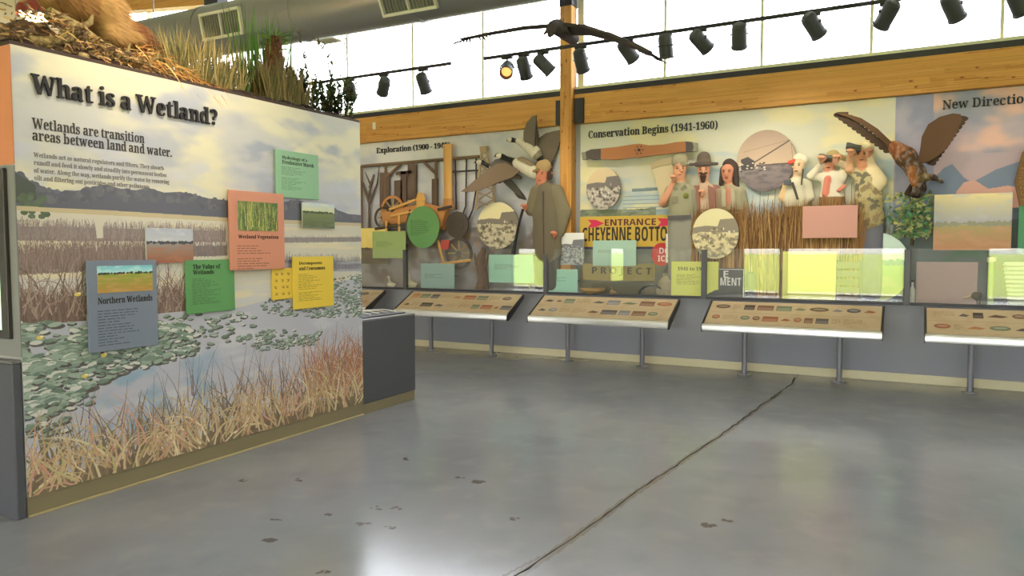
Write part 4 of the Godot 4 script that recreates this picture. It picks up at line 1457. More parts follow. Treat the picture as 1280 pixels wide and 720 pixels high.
		for k in 8 if wl[3] != "smokebox_door" else 0:
			m = MB.new()
			var d := Vector3(cos(k * PI / 4), sin(k * PI / 4), 0)
			m.tube([cc + d * rr * 0.15, cc + d * rr * 0.86], [rr * 0.06], 6)
			obj("spoke", m, mat(C(176, 150, 110), 0.5), w)
	for e: Array in [[-7.171, 2.001, -6.559, 2.085], [-7.201, 2.102, -6.707, 2.236], [-7.492, 1.805, -6.833, 1.87], [-7.019, 1.749, -7.015, 2.023], [-7.27, 1.726, -7.267, 1.928], [-6.895, 1.809, -6.8, 2.092], [-6.243, 1.255, -5.703, 1.319], [-6.294, 2.078, -6.035, 2.119], [-6.298, 1.619, -6.185, 1.256]]:
		m = MB.new()
		m.tube([Vector3(e[0], e[1], 0.16) + off3, Vector3(e[2], e[3], 0.16) + off3], [0.022], 8)
		obj("pipe", m, cop if rng.randf() > 0.4 else dk, t)
	m = MB.new()
	var rd := [-6.227, 1.618, -6.083, 1.617, -6.113, 1.473, -6.257, 1.473]
	m.prism(P2(off(rd, o[0], o[1])), 0.1, 0.16)
	obj("valve_box", m, mat(C(196, 84, 76), 0.6), t)

	# ---- iron fence and oil derrick
	o = [-5.888, 2.071]
	t = thing("iron_gate", "black iron gate of thin bars beside the chimney", "gate", Transform3D(B0.basis, Vector3(o[0], o[1], -9.38)))
	for e: Array in [[-6.11, 2.845, -5.605, 2.839], [-6.083, 2.64, -5.633, 2.641], [-6.024, 2.84, -6.015, 2.075], [-5.827, 2.84, -5.845, 2.118, -5.917, 1.952], [-5.66, 2.842, -5.662, 2.372, -5.72, 2.067, -5.861, 1.808]]:
		m = MB.new()
		m.tube(P3(off(e, o[0], o[1]), 0.02), [0.013], 6)
		obj("bar", m, mt.iron, t)
	o = [-5.487, 2.06]
	t = thing("oil_derrick", "tan lattice oil derrick tower behind the geese", "derrick", Transform3D(B0.basis, Vector3(o[0], o[1], -9.36)))
	var lat := mat(C(176, 152, 118), 0.8)
	var L0 := [-5.652, 2.064, -5.538, 2.972]
	var R0 := [-5.312, 2.078, -5.47, 2.967]
	for e: Array in [L0, R0]:
		m = MB.new()
		m.tube(P3(off(e, o[0], o[1]), 0.03), [0.02], 6)
		obj("tower_leg", m, lat, t)
	for i in 7:
		for s in 2:
			var f := i / 7.0
			var g := (i + 1) / 7.0
			var a := Vector2(lerpf(L0[0], L0[2], f), lerpf(L0[1], L0[3], f))
			var b := Vector2(lerpf(R0[0], R0[2], g), lerpf(R0[1], R0[3], g))
			if s == 1:
				a = Vector2(lerpf(R0[0], R0[2], f), lerpf(R0[1], R0[3], f))
				b = Vector2(lerpf(L0[0], L0[2], g), lerpf(L0[1], L0[3], g))
			m = MB.new()
			bar(m, a - Vector2(o[0], o[1]), b - Vector2(o[0], o[1]), 0.03, 0.018)
			obj("cross_brace", m, lat, t)
	m = MB.new()
	var cr := [-5.565, 2.974, -5.443, 2.977, -5.457, 2.874, -5.552, 2.88]
	m.prism(P2(off(cr, o[0], o[1])), 0.0, 0.06)
	obj("crown_block", m, lat, t)

	# ---- round boards
	disc("text_disc", "round green text board in front of the steam engine", "panel", [-6.514, 1.814], 0.30, 0.32, -9.2, C(104, 156, 92), words_tex(0.4, 8))
	disc("photo_disc", "round sepia crowd photo below the geese", "photo", [-5.248, 1.819], 0.345, 0.335, -9.27, Color.WHITE, old_photo(131, C(240, 226, 176), C(104, 92, 78), C(206, 194, 164)))
	disc("photo_disc", "round photo of birds on dark water under the propeller", "photo", [-3.648, 2.289], 0.245, 0.28, -9.33, Color.WHITE, old_photo(135, C(214, 190, 150), C(84, 74, 72), C(190, 180, 170)))
	disc("photo_disc", "round mauve photo of a dragline crane on a lake", "photo", [-1.564, 2.546], 0.345, 0.37, -9.36, Color.WHITE, crane_photo())
	disc("photo_disc", "round cream photo in front of the reeds beneath the woman", "photo", [-2.114, 1.668], 0.285, 0.31, -9.175, Color.WHITE, old_photo(139, C(232, 222, 172), C(126, 112, 92), C(224, 212, 166)))
	disc("photo_disc", "round green field photo behind the glass below the camouflage figure", "photo", [-0.324, 1.271], 0.34, 0.39, -9.3, Color.WHITE, landscape(C(200, 226, 220), C(222, 238, 226), C(110, 160, 140), C(140, 190, 110), C(166, 180, 96), 141, 0.55, 1.0))

	# ---- propeller
	o = [-3.127, 2.764]
	t = thing("propeller", "long wooden aircraft propeller with dark tips above the figures", "propeller", Transform3D(B0.basis, Vector3(o[0], o[1], -9.3)))
	var up := [-3.662, 2.819, -3.436, 2.826, -3.237, 2.844, -3.128, 2.847, -2.998, 2.817, -2.808, 2.815, -2.641, 2.834, -2.518, 2.835]
	var dn := [-2.517, 2.705, -2.64, 2.702, -2.806, 2.692, -2.997, 2.684, -3.127, 2.671, -3.236, 2.677, -3.435, 2.658, -3.661, 2.681]
	m = MB.new()
	m.prism(P2(off(up + dn, o[0], o[1])), -0.02, 0.03)
	obj("blade", m, mat(C(168, 106, 56), 0.4, 0.0, null), t)
	for e: Array in [[-3.662, 2.819, -3.661, 2.681, -3.776, 2.677, -3.869, 2.704, -3.881, 2.791, -3.8, 2.818], [-2.518, 2.835, -2.437, 2.82, -2.416, 2.758, -2.435, 2.7, -2.517, 2.705]]:
		m = MB.new()
		m.prism(P2(off(e, o[0], o[1])), -0.022, 0.032)
		obj("blade_tip", m, mat(C(70, 60, 58), 0.5), t)
	for e: Array in [[-3.881, 2.791, -3.94, 2.784, -3.928, 2.686, -3.857, 2.693], [-2.437, 2.82, -2.376, 2.805, -2.375, 2.706, -2.435, 2.7]]:
		m = MB.new()
		m.prism(P2(off(e, o[0], o[1])), -0.018, 0.028)
		obj("tip_sheath", m, mat(C(132, 128, 112), 0.4, 0.5), t)
	m = MB.new()
	m.at(Basis(Vector3.RIGHT, PI / 2), Vector3(0, 0, 0.035))
	m.lathe([Vector2(0, 0.02), Vector2(0.018, 0.02), Vector2(0.018, 0.0), Vector2(0, 0)], 12)
	for k in 6:
		m.at(Basis(Vector3.RIGHT, PI / 2), Vector3(cos(k * PI / 3) * 0.05, sin(k * PI / 3) * 0.05, 0.032))
		m.lathe([Vector2(0, 0.012), Vector2(0.008, 0.012), Vector2(0.008, 0.0), Vector2(0, 0)], 8)
	obj("hub_bolts", m, mt.black, t)

	# ---- panels on the murals
	back_panel("text_placard", "light olive text panel at the left end of the glass", [-7.52, 1.336, -6.869, 1.762], -9.24, C(160, 182, 116), 0.3, 5)
	back_panel("text_placard", "pale blue panel left behind the glass, in front of the engine wheel", [-6.559, 0.889, -5.95, 1.264], -9.2, C(158, 190, 190), 0.35, 4)
	back_panel("text_placard", "mint panel behind the glass under the sepia crowd photo", [-5.357, 1, -4.568, 1.399], -9.2, C(158, 212, 190), 0.25, 5)
	back_panel("text_placard", "mint panel at the foot of the timber column", [-4.459, 0.875, -3.954, 1.204], -9.18, C(160, 212, 194), 0.25, 4)
	back_panel("text_placard", "pale aqua panel overlapping the yellow entrance sign", [-3.75, 1.255, -3.144, 1.594], -9.22, C(172, 206, 190), 0.3, 3)
	back_panel("text_placard", "lemon-yellow panel behind the second glass post", [-2.66, 0.891, -2.068, 1.322], -9.175, C(222, 226, 116), 0.3, 7, "1941 to 1960")
	back_panel("text_placard", "plain dusty pink panel in front of the reeds", [-1.11, 1.604, -0.526, 1.974], -9.175, C(204, 150, 138), 0.4, 0)
	back_panel("text_placard", "large lemon-yellow panel behind the third bay of glass", [-1.32, 0.883, -0.737, 1.448], -9.175, C(228, 230, 120), 0.3, 0)
	back_panel("text_placard", "mauve-brown panel behind the glass at the right", [0.069, 0.883, 0.641, 1.337], -9.2, C(176, 150, 146), 0.4, 0)
	var r := [0.222, 1.462, 0.933, 2.067]
	t = mount("photo_placard", "large sunset landscape photo under the eagle", "photo", B0, r, -9.27)
	board(t, "photo_board", r[2] - r[0], r[3] - r[1], -0.014, 0.014, C(180, 170, 160), landscape(C(238, 220, 160), C(170, 172, 188), C(150, 150, 130), C(176, 160, 110), C(188, 132, 96), 145, 0.45))
	r = [-7.806, 1.244, -7.257, 1.818]
	t = mount("photo_placard", "yellow sunset photo at the left end of the glass", "photo", B0, r, -9.28)
	board(t, "photo_board", r[2] - r[0], r[3] - r[1], -0.014, 0.014, C(200, 180, 120), landscape(C(244, 220, 130), C(240, 210, 120), C(90, 76, 56), C(120, 100, 74), C(96, 84, 70), 147, 0.4))
	r = [-4.284, 1.264, -3.891, 1.702]
	t = mount("photo_placard", "black and white photo of a tractor right of the coated figure", "photo", B0, r, -9.25)
	board(t, "photo_board", r[2] - r[0], r[3] - r[1], -0.014, 0.014, C(200, 200, 200), old_photo(151, C(240, 240, 236), C(90, 92, 98), C(170, 172, 178)))
	r = [-2.762, 1.303, -2.462, 1.675]
	t = mount("photo_placard", "white photo of a crane arm beside the yellow sign", "photo", B0, r, -9.26)
	var wp := Cv.new(0, 0, 1, 1.2, 100, C(232, 230, 214))
	wp.line(0.1, 0.15, 0.75, 0.6, 0.09, C(110, 112, 116))
	wp.line(0.7, 0.6, 0.95, 0.45, 0.05, C(110, 112, 116))
	wp.words(0.1, 1.05, 0.7, 1, 0.05, C(170, 168, 160))
	wp.line(0, 0.62, 1, 0.62, 0.03, C(196, 196, 196))
	board(t, "photo_board", r[2] - r[0], r[3] - r[1], -0.014, 0.014, C(220, 220, 210), wp.tex())

	# ---- yellow entrance sign
	r = [-3.997, 1.509, -2.481, 1.921]
	t = mount("entrance_sign", "mustard-yellow entrance sign with red arrows and black capitals", "sign", B0, r, -9.36)
	var w: float = r[2] - r[0]
	var h: float = r[3] - r[1]
	board(t, "sign_board", w, h, -0.02, 0.02, C(208, 172, 66))
	var mx: float = (r[0] + r[2]) * 0.5
	for s: Array in [[-3.762, 1.819], [-2.785, 1.834]]:
		var x: float = s[0] - mx
		m = MB.new()
		m.prism(PackedVector2Array([Vector2(x - 0.12, h * 0.64), Vector2(x + 0.0, h * 0.65), Vector2(x + 0.12, h * 0.77), Vector2(x + 0.0, h * 0.89), Vector2(x - 0.12, h * 0.90), Vector2(x - 0.07, h * 0.77)]), 0.0008, 0.003)
		obj("arrow", m, mat(C(214, 40, 84), 0.6), t)
	var e0 := [-3.634, 1.774, -2.923, 1.774, -3.961, 1.571, -2.572, 1.563]
	lettering(t, "words", "ENTRANCE", sans, mat(C(96, 40, 48), 0.6), e0[0] - mx, h * 0.69, e0[2] - e0[0], 0.085, 0.001, 0.004)
	lettering(t, "words", "CHEYENNE BOTTOMS", sans, mat(C(52, 44, 36), 0.6), e0[4] - mx, h * 0.18, e0[6] - e0[4], 0.19, 0.001, 0.004)
	m = MB.new()
	m.span(-w / 2, -0.03, -0.022, w / 2, 0.0, 0.004, 0.003)
	obj("lower_rail", m, mat(C(64, 66, 92), 0.5), t)
	# ---- project board, round red sign, dark sign
	r = [-3.912, 1.058, -2.904, 1.286]
	t = mount("project_board", "weathered olive board with spaced dark capitals", "sign", B0, r, -9.25)
	w = r[2] - r[0]
	h = r[3] - r[1]
	board(t, "sign_board", w, h, -0.02, 0.02, C(150, 134, 70))
	lettering(t, "words", "P R O J E C T", sans, mat(C(70, 58, 44), 0.7), -w * 0.36, h * 0.28, w * 0.82, h * 0.5, 0.001, 0.004)
	t = disc("no_sign", "round red sign with white letters beside the entrance sign", "sign", [-2.82, 1.41], 0.135, 0.15, -9.28, C(190, 44, 48), null)
	lettering(t, "words", "DC", sans, mat(C(240, 220, 220), 0.6), -0.03, 0.16, 0.13, 0.075, 0.001, 0.002)
	lettering(t, "words", "ICE", sans, mat(C(240, 220, 220), 0.6), -0.05, 0.06, 0.15, 0.075, 0.001, 0.002)
	r = [-2.117, 0.849, -1.752, 1.246]
	t = mount("dark_sign", "dark grey sign with white frame and capitals behind the glass", "sign", B0, r, -9.18)
	w = r[2] - r[0]
	h = r[3] - r[1]
	board(t, "sign_board", w, h, -0.02, 0.02, C(84, 82, 84))
	var wh := mat(C(226, 226, 222), 0.6)
	m = MB.new()
	m.span(-w * 0.34, h * 0.95, 0.001, w * 0.47, h * 0.97, 0.004)
	m.span(w * 0.445, 0.02, 0.001, w * 0.47, h * 0.96, 0.004)
	obj("white_border", m, wh, t)
	lettering(t, "words", "E", sans, wh, -w * 0.20, h * 0.70, 0.06, 0.085, 0.001, 0.003)
	lettering(t, "words", "MENT", sans, wh, -w * 0.3, h * 0.46, w * 0.68, 0.095, 0.001, 0.003)

	# ---- dried reeds in front of the figures
	for seg: Array in [[-2.561, 0.83, -1.508, 2.064, "dried brown reeds in front of the three standing figures"], [-1.488, 0.864, -0.503, 2.094, "dried brown reeds in front of the figures with binoculars"]]:
		var x0: float = seg[0]
		var x1: float = seg[2]
		t = thing("reed_screen", seg[4], "reeds", Transform3D(B0.basis, Vector3((x0 + x1) * 0.5, 0.87, -9.235)))
		m = MB.new()
		for i in 900:
			var x := rng.randf_range(x0, x1)
			var top: float = seg[3] - 0.87 + rng.randf_range(-0.2, 0.06)
			m.col = [Cl(168, 128, 78), Cl(132, 94, 56), Cl(196, 160, 104), Cl(104, 76, 50), Cl(150, 108, 66)][i % 5]
			m.blade(Vector3(x - (x0 + x1) * 0.5, 0.0, rng.randf_range(-0.02, 0.015)), Vector3(rng.randf_range(-0.05, 0.05), 1, 0).normalized(), Vector3(1, 0, rng.randf_range(-0.6, 0.6)).normalized(), top, rng.randf_range(0.005, 0.013), Vector3(rng.randf_range(-0.08, 0.08), -0.03, rng.randf_range(-0.015, 0.01)), 4)
		obj("blades", m, mt.vfab, t).set_meta("kind", "stuff")

	# ---- leafy bush cutout under the eagle, and a brown bird edge at the right
	o = [0.019, 1.577]
	t = thing("leafy_bush", "green and gold leafy bush under the eagle", "bush", Transform3D(B0.basis, Vector3(o[0], o[1], -9.36)))
	m = MB.new()
	for i in 330:
		var y := rng.randf_range(0.02, 0.52)
		var x := clampf(rng.randfn(0.0, 0.12), -0.22, 0.17)
		m.col = [Cl(150, 168, 112), Cl(196, 190, 130), Cl(96, 150, 108), Cl(128, 148, 104)][i % 4]
		var d := Vector3(rng.randf_range(-1, 1), rng.randf_range(-0.3, 1), rng.randf_range(0, 0.8)).normalized()
		m.blade(Vector3(x, y, rng.randf_range(0, 0.08)), d, d.cross(Vector3(0.2, 0.1, 1)).normalized(), rng.randf_range(0.04, 0.09), 0.018, Vector3(0, -0.02, 0.01), 2)
	obj("leaves", m, mt.vfab, t).set_meta("kind", "stuff")
	m = MB.new()
	m.tube([Vector3(0, -0.06, 0.02), Vector3(0.02, 0.2, 0.03), Vector3(-0.04, 0.5, 0.03)], [0.02, 0.014, 0.005], 6)
	obj("stem", m, mat(C(96, 78, 58), 0.9), t)
	o = [1.094, 1.569]
	t = thing("bark_post", "mottled brown bark post with a green panel, cut by the right edge", "post", Transform3D(B0.basis, Vector3(o[0], o[1], -9.32)))
	t.scale = Vector3(1, 1, 0.55)
	m = MB.new()
	m.tube([Vector3(0, 0.35, 0), Vector3(0.02, 0.6, 0.0), Vector3(0.04, 0.9, 0), Vector3(0.05, 1.06, 0)], [0.10, 0.17, 0.13, 0.05], 12)
	var bk := mat(C(176, 146, 100), 0.9, 0.0, noise_tex(0.05, C(110, 84, 56), Color.WHITE, 37))
	bk.uv1_triplanar = true
	bk.uv1_scale = Vector3(2, 2, 2)
	obj("bark", m, bk, t)
	m = MB.new()
	m.span(-0.1, -0.15, -0.02, 0.25, 0.36, 0.02, 0.004)
	obj("green_panel", m, mat(C(82, 150, 108), 0.6), t)

func crane_photo() -> ImageTexture:
	var cv := Cv.new(0, 0, 1, 1, 180, C(176, 152, 136))
	cv.grad(0, 0.42, C(120, 108, 112), C(134, 122, 124))
	cv.grad(0.42, 1, C(196, 172, 148), C(164, 140, 126))
	cv.wash(0, 0, 1, 0.42, 3, 12, C(92, 84, 92), -0.1, 0.4, 0.8, 161)
	cv.line(0, 0.42, 1, 0.44, 0.03, C(96, 84, 82))
	cv.line(0.25, 0.45, 0.92, 0.82, 0.02, C(86, 74, 70))
	cv.line(0.92, 0.82, 0.95, 0.46, 0.006, C(110, 96, 90))
	cv.line(0.12, 0.66, 0.92, 0.82, 0.005, C(110, 96, 90))
	cv.poly([0.06, 0.36, 0.3, 0.36, 0.32, 0.5, 0.2, 0.58, 0.08, 0.54], C(70, 64, 68))
	for i in 30:
		cv.dab(cv.rng.randf_range(0.05, 0.5), cv.rng.randf_range(0.34, 0.5), 0.02, 0.012, [C(70, 62, 64), C(210, 200, 186)][i % 2])
	return cv.tex()

func back_panel(called: String, label: String, r: Array, z: float, col: Color, head: float, rows: int, heading := "") -> void:
	var t := mount(called, label, "panel", Transform3D.IDENTITY, r, z)
	var w: float = r[2] - r[0]
	var h: float = r[3] - r[1]
	board(t, "panel_board", w, h, -0.014, 0.014, col, words_tex(head + 0.15, rows) if rows > 0 else null)
	var m := MB.new()
	for s: float in [-1.0, 1.0]:
		m.at(Basis(Vector3.RIGHT, PI / 2), Vector3(s * w * 0.35, h * 0.5, -0.014))
		m.lathe([Vector2(0.012, 0), Vector2(0.012, ZM - z + 0.014)], 8)
	obj("standoffs", m, mt.leg, t)
	if heading:
		lettering(t, "heading", heading, serif, mat(C(96, 98, 60), 0.7), -w * 0.36, h * 0.74, w * 0.62, 0.045, 0.001, 0.001, 4)

# ---------------------------------------------------------------- life-size display figures fixed to the murals
func figure(label: String, rows: Array, z: float, cell := 0.012, blend := 0.035, depth := 0.55) -> Node3D:
	# one continuous body; local origin at the foot of the figure, at the ledge
	var x := 0.0
	var lowest := 1e9
	for q: Array in rows:
		x += (q[0] + q[2]) * 0.5 / rows.size()
		lowest = minf(lowest, minf(q[1], q[3]))
	var t := thing("person", label, "person", Transform3D(Basis.IDENTITY, Vector3(x, 0.87, z)), "display figures on the murals")
	var bs := bones2(rows)
	for b: Array in bs:
		b[0] -= Vector3(x, 0.87, 0)
		b[1] -= Vector3(x, 0.87, 0)
		b[0].y = maxf(b[0].y, b[2] + 0.01)
		b[1].y = maxf(b[1].y, b[3] + 0.01)
	obj("body", flesh(bs, cell, blend, -0.06, depth), mt.v, t)
	return t

func extra(t: Node3D, called: String, rows: Array, m: Material, cell := 0.006, blend := 0.012, depth := 0.6) -> void:
	var bs := bones2(rows)
	for b: Array in bs:
		b[0] -= Vector3(t.position.x, 0.87, 0)
		b[1] -= Vector3(t.position.x, 0.87, 0)
	obj(called, flesh(bs, cell, blend, -1e9, depth), m, t)

func face(t: Node3D, eyes: Array, w: float, z: float, brow := Color(0.05, 0.03, 0.02)) -> void:
	# eyes, brows and mouth as raised details of a display figure's face
	var o := Vector3(eyes[0] - t.position.x, eyes[1] - 0.87, z)
	for s: float in [-1.0, 1.0]:
		var m := MB.new()
		m.col = brow
		m.ball(o + Vector3(s * w * 0.24, 0, 0), Vector3(0.013, 0.007, 0.008), Basis.IDENTITY, 8, 5)
		obj("eye", m, mt.v, t)
		m = MB.new()
		m.col = brow
		m.ball(o + Vector3(s * w * 0.25, 0.02, -0.002), Vector3(0.02, 0.004, 0.008), Basis.IDENTITY, 8, 5)
		obj("brow", m, mt.v, t)
	var q := MB.new()
	q.col = Cl(150, 78, 64)
	q.ball(o + Vector3(0, -w * 0.52, -0.002), Vector3(0.026, 0.006, 0.008), Basis.IDENTITY, 8, 5)
	obj("mouth", q, mt.v, t)

func band(t: Node3D, called: String, px: Array, z: float, col: Color, th := 0.012) -> void:
	# a thin raised piece of clothing: collar, belt, pocket, strap
	var m := MB.new()
	m.col = col
	m.prism(P2(off(px, t.position.x, 0.87)), z - th, z)
	obj(called, m, mt.v, t)

func people() -> void:
	var skin := Cl(216, 158, 126)
	var skin2 := Cl(216, 138, 108)
	# ---- person in the long coat
	var coat := Cl(116, 106, 88)
	var coat2 := Cl(128, 118, 96)
	var dark := Cl(78, 72, 68)
	var t := figure("display figure in a long olive coat and tan cap, holding a long gun", [
		[-4.442, 2.247, -4.442, 1.96, 0.16, 0.20, coat],
		[-4.442, 1.96, -4.43, 1.473, 0.20, 0.215, coat],
		[-4.529, 1.473, -4.516, 0.802, 0.12, 0.11, dark],
		[-4.344, 1.473, -4.355, 0.807, 0.12, 0.11, dark],
		[-4.578, 2.263, -4.678, 2.032, 0.12, 0.09, coat2],
		[-4.296, 2.252, -4.187, 1.976, 0.12, 0.11, coat2],
		[-4.187, 1.976, -4.235, 1.714, 0.11, 0.07, coat2],
		[-4.666, 2.054, -4.703, 2.033, 0.07, 0.055, coat2],
		[-4.479, 2.38, -4.455, 2.291, 0.07, 0.09, coat],
		[-4.504, 2.557, -4.516, 2.426, 0.10, 0.075, skin2, 0.03],
		[-4.541, 2.493, -4.553, 2.472, 0.026, 0.02, skin2, 0.12],
		[-4.357, 2.528, -4.369, 2.507, 0.018, 0.014, skin2, 0.02],
	], -9.22)
	extra(t, "hair", [[-4.406, 2.552, -4.394, 2.475, 0.06, 0.045, Cl(70, 52, 44), 0.0]], mt.v)
	extra(t, "cap", [[-4.504, 2.618, -4.455, 2.621, 0.088, 0.095, Cl(188, 158, 112), 0.04], [-4.541, 2.565, -4.616, 2.552, 0.03, 0.018, Cl(150, 122, 84), 0.13]], mt.v, 0.008)
	face(t, [-4.516, 2.514], 0.17, 0.07)
	hand(t, [-4.729, 2.034], skin2, 0.10)
	hand(t, [-4.271, 1.649], skin2, 0.10)
	band(t, "coat_front", [-4.442, 2.269, -4.43, 2.268, -4.417, 1.406, -4.43, 1.406], 0.125, Cl(84, 76, 64))
	var m := MB.new()
	var gun := [-4.741, 2.034, -4.831, 1.744, -4.895, 1.405]
	m.tube(P3(off(gun, t.position.x, 0.87), 0.13), [0.02, 0.016, 0.03], 8)
	var gt := thing("long_gun", "dark long gun held at the coated figure's side", "gun", Transform3D(Basis.IDENTITY, t.position))
	obj("barrel", m, mt.black, gt)

	# ---- ranger with a lifted hand, sack on the shoulder
	var khaki := Cl(156, 152, 126)
	var kh2 := Cl(142, 138, 116)
	t = figure("display figure in khaki uniform and cap, hand lifted to the shoulder", [
		[-2.699, 2.227, -2.452, 2.217, 0.065, 0.065, khaki],
		[-2.575, 2.181, -2.572, 1.959, 0.145, 0.15, khaki],
		[-2.623, 1.859, -2.623, 0.857, 0.115, 0.10, Cl(152, 150, 140)],
		[-2.499, 1.856, -2.478, 0.861, 0.115, 0.10, Cl(152, 150, 140)],
		[-2.709, 2.217, -2.792, 2.067, 0.07, 0.06, khaki],
		[-2.802, 2.067, -2.771, 2.117, 0.05, 0.048, skin, 0.08],
		[-2.781, 2.097, -2.648, 2.326, 0.046, 0.034, skin, 0.12],
		[-2.442, 2.197, -2.399, 1.954, 0.065, 0.055, kh2],
		[-2.576, 2.363, -2.576, 2.282, 0.05, 0.055, skin],
		[-2.578, 2.534, -2.587, 2.414, 0.085, 0.066, skin, 0.03],
		[-2.557, 2.483, -2.547, 2.462, 0.02, 0.018, skin, 0.12],
		[-2.66, 2.478, -2.66, 2.458, 0.016, 0.014, skin, 0.02],
	], -9.27)
	extra(t, "cap", [[-2.61, 2.597, -2.558, 2.599, 0.082, 0.078, Cl(160, 152, 126), 0.03], [-2.538, 2.552, -2.497, 2.54, 0.045, 0.02, Cl(146, 138, 112), 0.07]], mt.v, 0.008)
	face(t, [-2.573, 2.494], 0.15, 0.062)
	hand(t, [-2.638, 2.336], skin, 0.10)
	extra(t, "badge", [[-2.492, 2.148, -2.49, 2.148, 0.035, 0.035, Cl(120, 118, 52), 0.14]], mt.v, 0.006, 0.01, 0.5)
	band(t, "belt", [-2.717, 1.901, -2.418, 1.905, -2.418, 1.854, -2.716, 1.85], 0.085, Cl(96, 92, 96))
	band(t, "collar", [-2.637, 2.285, -2.575, 2.222, -2.504, 2.289, -2.483, 2.248, -2.574, 2.171, -2.668, 2.246], 0.075, Cl(128, 124, 102))
	band(t, "pocket", [-2.667, 2.144, -2.595, 2.142, -2.594, 2.061, -2.666, 2.063], 0.09, Cl(138, 134, 110))
	gt = thing("tan_sack", "pale tan sack behind the khaki figure's raised arm", "sack", Transform3D(Basis.IDENTITY, Vector3(t.position.x, 0.87, -9.36)))
	m = MB.new()
	m.prism(P2(off([-2.994, 2.576, -2.866, 2.631, -2.656, 2.649, -2.652, 2.251, -2.819, 2.114, -2.862, 2.156, -2.928, 2.407], t.position.x, 0.87)), -0.02, 0.05)
	obj("sack_body", m, mat(C(206, 190, 156), 0.9), gt)
	m = MB.new()
	m.prism(P2(off([-2.994, 2.576, -2.866, 2.631, -2.656, 2.649, -2.656, 2.578, -2.866, 2.548, -2.972, 2.513], t.position.x, 0.87)), 0.05, 0.06)
	obj("sack_flap", m, mat(C(190, 172, 138), 0.9), gt)

	# ---- bearded person with a wide hat
	var vest := Cl(150, 106, 92)
	t = figure("display figure with beard, wide dark hat and rust-coloured vest", [
		[-2.412, 2.221, -2.161, 2.221, 0.06, 0.06, vest],
		[-2.291, 2.176, -2.288, 1.955, 0.14, 0.15, Cl(196, 170, 146)],
		[-2.288, 1.955, -2.264, 0.863, 0.15, 0.13, Cl(132, 112, 86)],
		[-2.422, 2.201, -2.451, 2, 0.065, 0.055, Cl(150, 98, 84)],
		[-2.151, 2.191, -2.099, 1.97, 0.065, 0.055, Cl(172, 146, 122)],
		[-2.44, 1.999, -2.31, 2.137, 0.045, 0.034, skin, 0.12],
		[-2.303, 2.337, -2.302, 2.277, 0.05, 0.055, skin],
		[-2.304, 2.487, -2.303, 2.387, 0.085, 0.062, skin, 0.03],
		[-2.294, 2.457, -2.294, 2.437, 0.02, 0.018, skin, 0.12],
	], -9.35)
	for e: Array in [[-2.423, 2.262, -2.342, 2.278, -2.318, 1.936, -2.44, 1.939], [-2.232, 2.274, -2.142, 2.23, -2.128, 1.951, -2.207, 1.933]]:
		band(t, "vest_front", e, 0.095, vest, 0.02)
	extra(t, "beard", [[-2.303, 2.387, -2.303, 2.337, 0.042, 0.03, Cl(70, 54, 46), 0.07]], mt.v, 0.007)
	extra(t, "moustache", [[-2.344, 2.429, -2.254, 2.425, 0.012, 0.012, Cl(70, 54, 46), 0.11]], mt.v, 0.006)
	extra(t, "hat", [[-2.306, 2.617, -2.305, 2.567, 0.085, 0.095, Cl(108, 96, 86), 0.02], [-2.467, 2.546, -2.136, 2.538, 0.02, 0.02, Cl(92, 82, 76), 0.06], [-2.386, 2.542, -2.225, 2.543, 0.032, 0.032, Cl(92, 82, 76), 0.1]], mt.v, 0.008, 0.02)
	face(t, [-2.299, 2.477], 0.15, 0.065)
	hand(t, [-2.3, 2.146], skin, 0.10)

	# ---- woman
	t = figure("display figure with dark shoulder-length hair and pale grey-green jacket", [
		[-2.094, 2.189, -1.851, 2.18, 0.055, 0.055, Cl(162, 156, 130)],
		[-1.976, 2.155, -1.973, 1.928, 0.12, 0.14, Cl(162, 156, 130)],
		[-1.973, 1.928, -1.958, 0.871, 0.14, 0.12, Cl(128, 104, 76)],
		[-2.094, 2.189, -2.131, 1.991, 0.055, 0.05, Cl(150, 146, 122)],
		[-1.851, 2.18, -1.8, 1.963, 0.055, 0.05, Cl(150, 146, 122)],
		[-1.986, 2.185, -1.984, 2.027, 0.05, 0.035, Cl(196, 134, 114), 0.1],
		[-1.998, 2.304, -1.997, 2.235, 0.042, 0.048, skin],
		[-2.01, 2.453, -2.008, 2.354, 0.078, 0.058, Cl(208, 142, 112), 0.04],
		[-2.019, 2.414, -2.019, 2.394, 0.018, 0.016, Cl(208, 142, 112), 0.12],
	], -9.36)
	extra(t, "hair", [[-2.001, 2.521, -1.961, 2.49, 0.08, 0.078, Cl(72, 58, 50), -0.02], [-1.932, 2.459, -1.9, 2.251, 0.05, 0.03, Cl(66, 54, 48), -0.01], [-2.078, 2.476, -2.096, 2.289, 0.028, 0.026, Cl(66, 54, 48), 0.0]], mt.v, 0.008, 0.02)
	face(t, [-2.014, 2.433], 0.14, 0.066)
	for e: Array in [[-2.065, 2.218, -2.016, 2.226, -2.013, 2.008, -2.062, 1.99], [-1.958, 2.224, -1.909, 2.212, -1.896, 1.985, -1.945, 2.006]]:
		band(t, "lapel", e, 0.085, Cl(178, 172, 146))

	# ---- three figures with field glasses
	var pale := Cl(212, 206, 182)
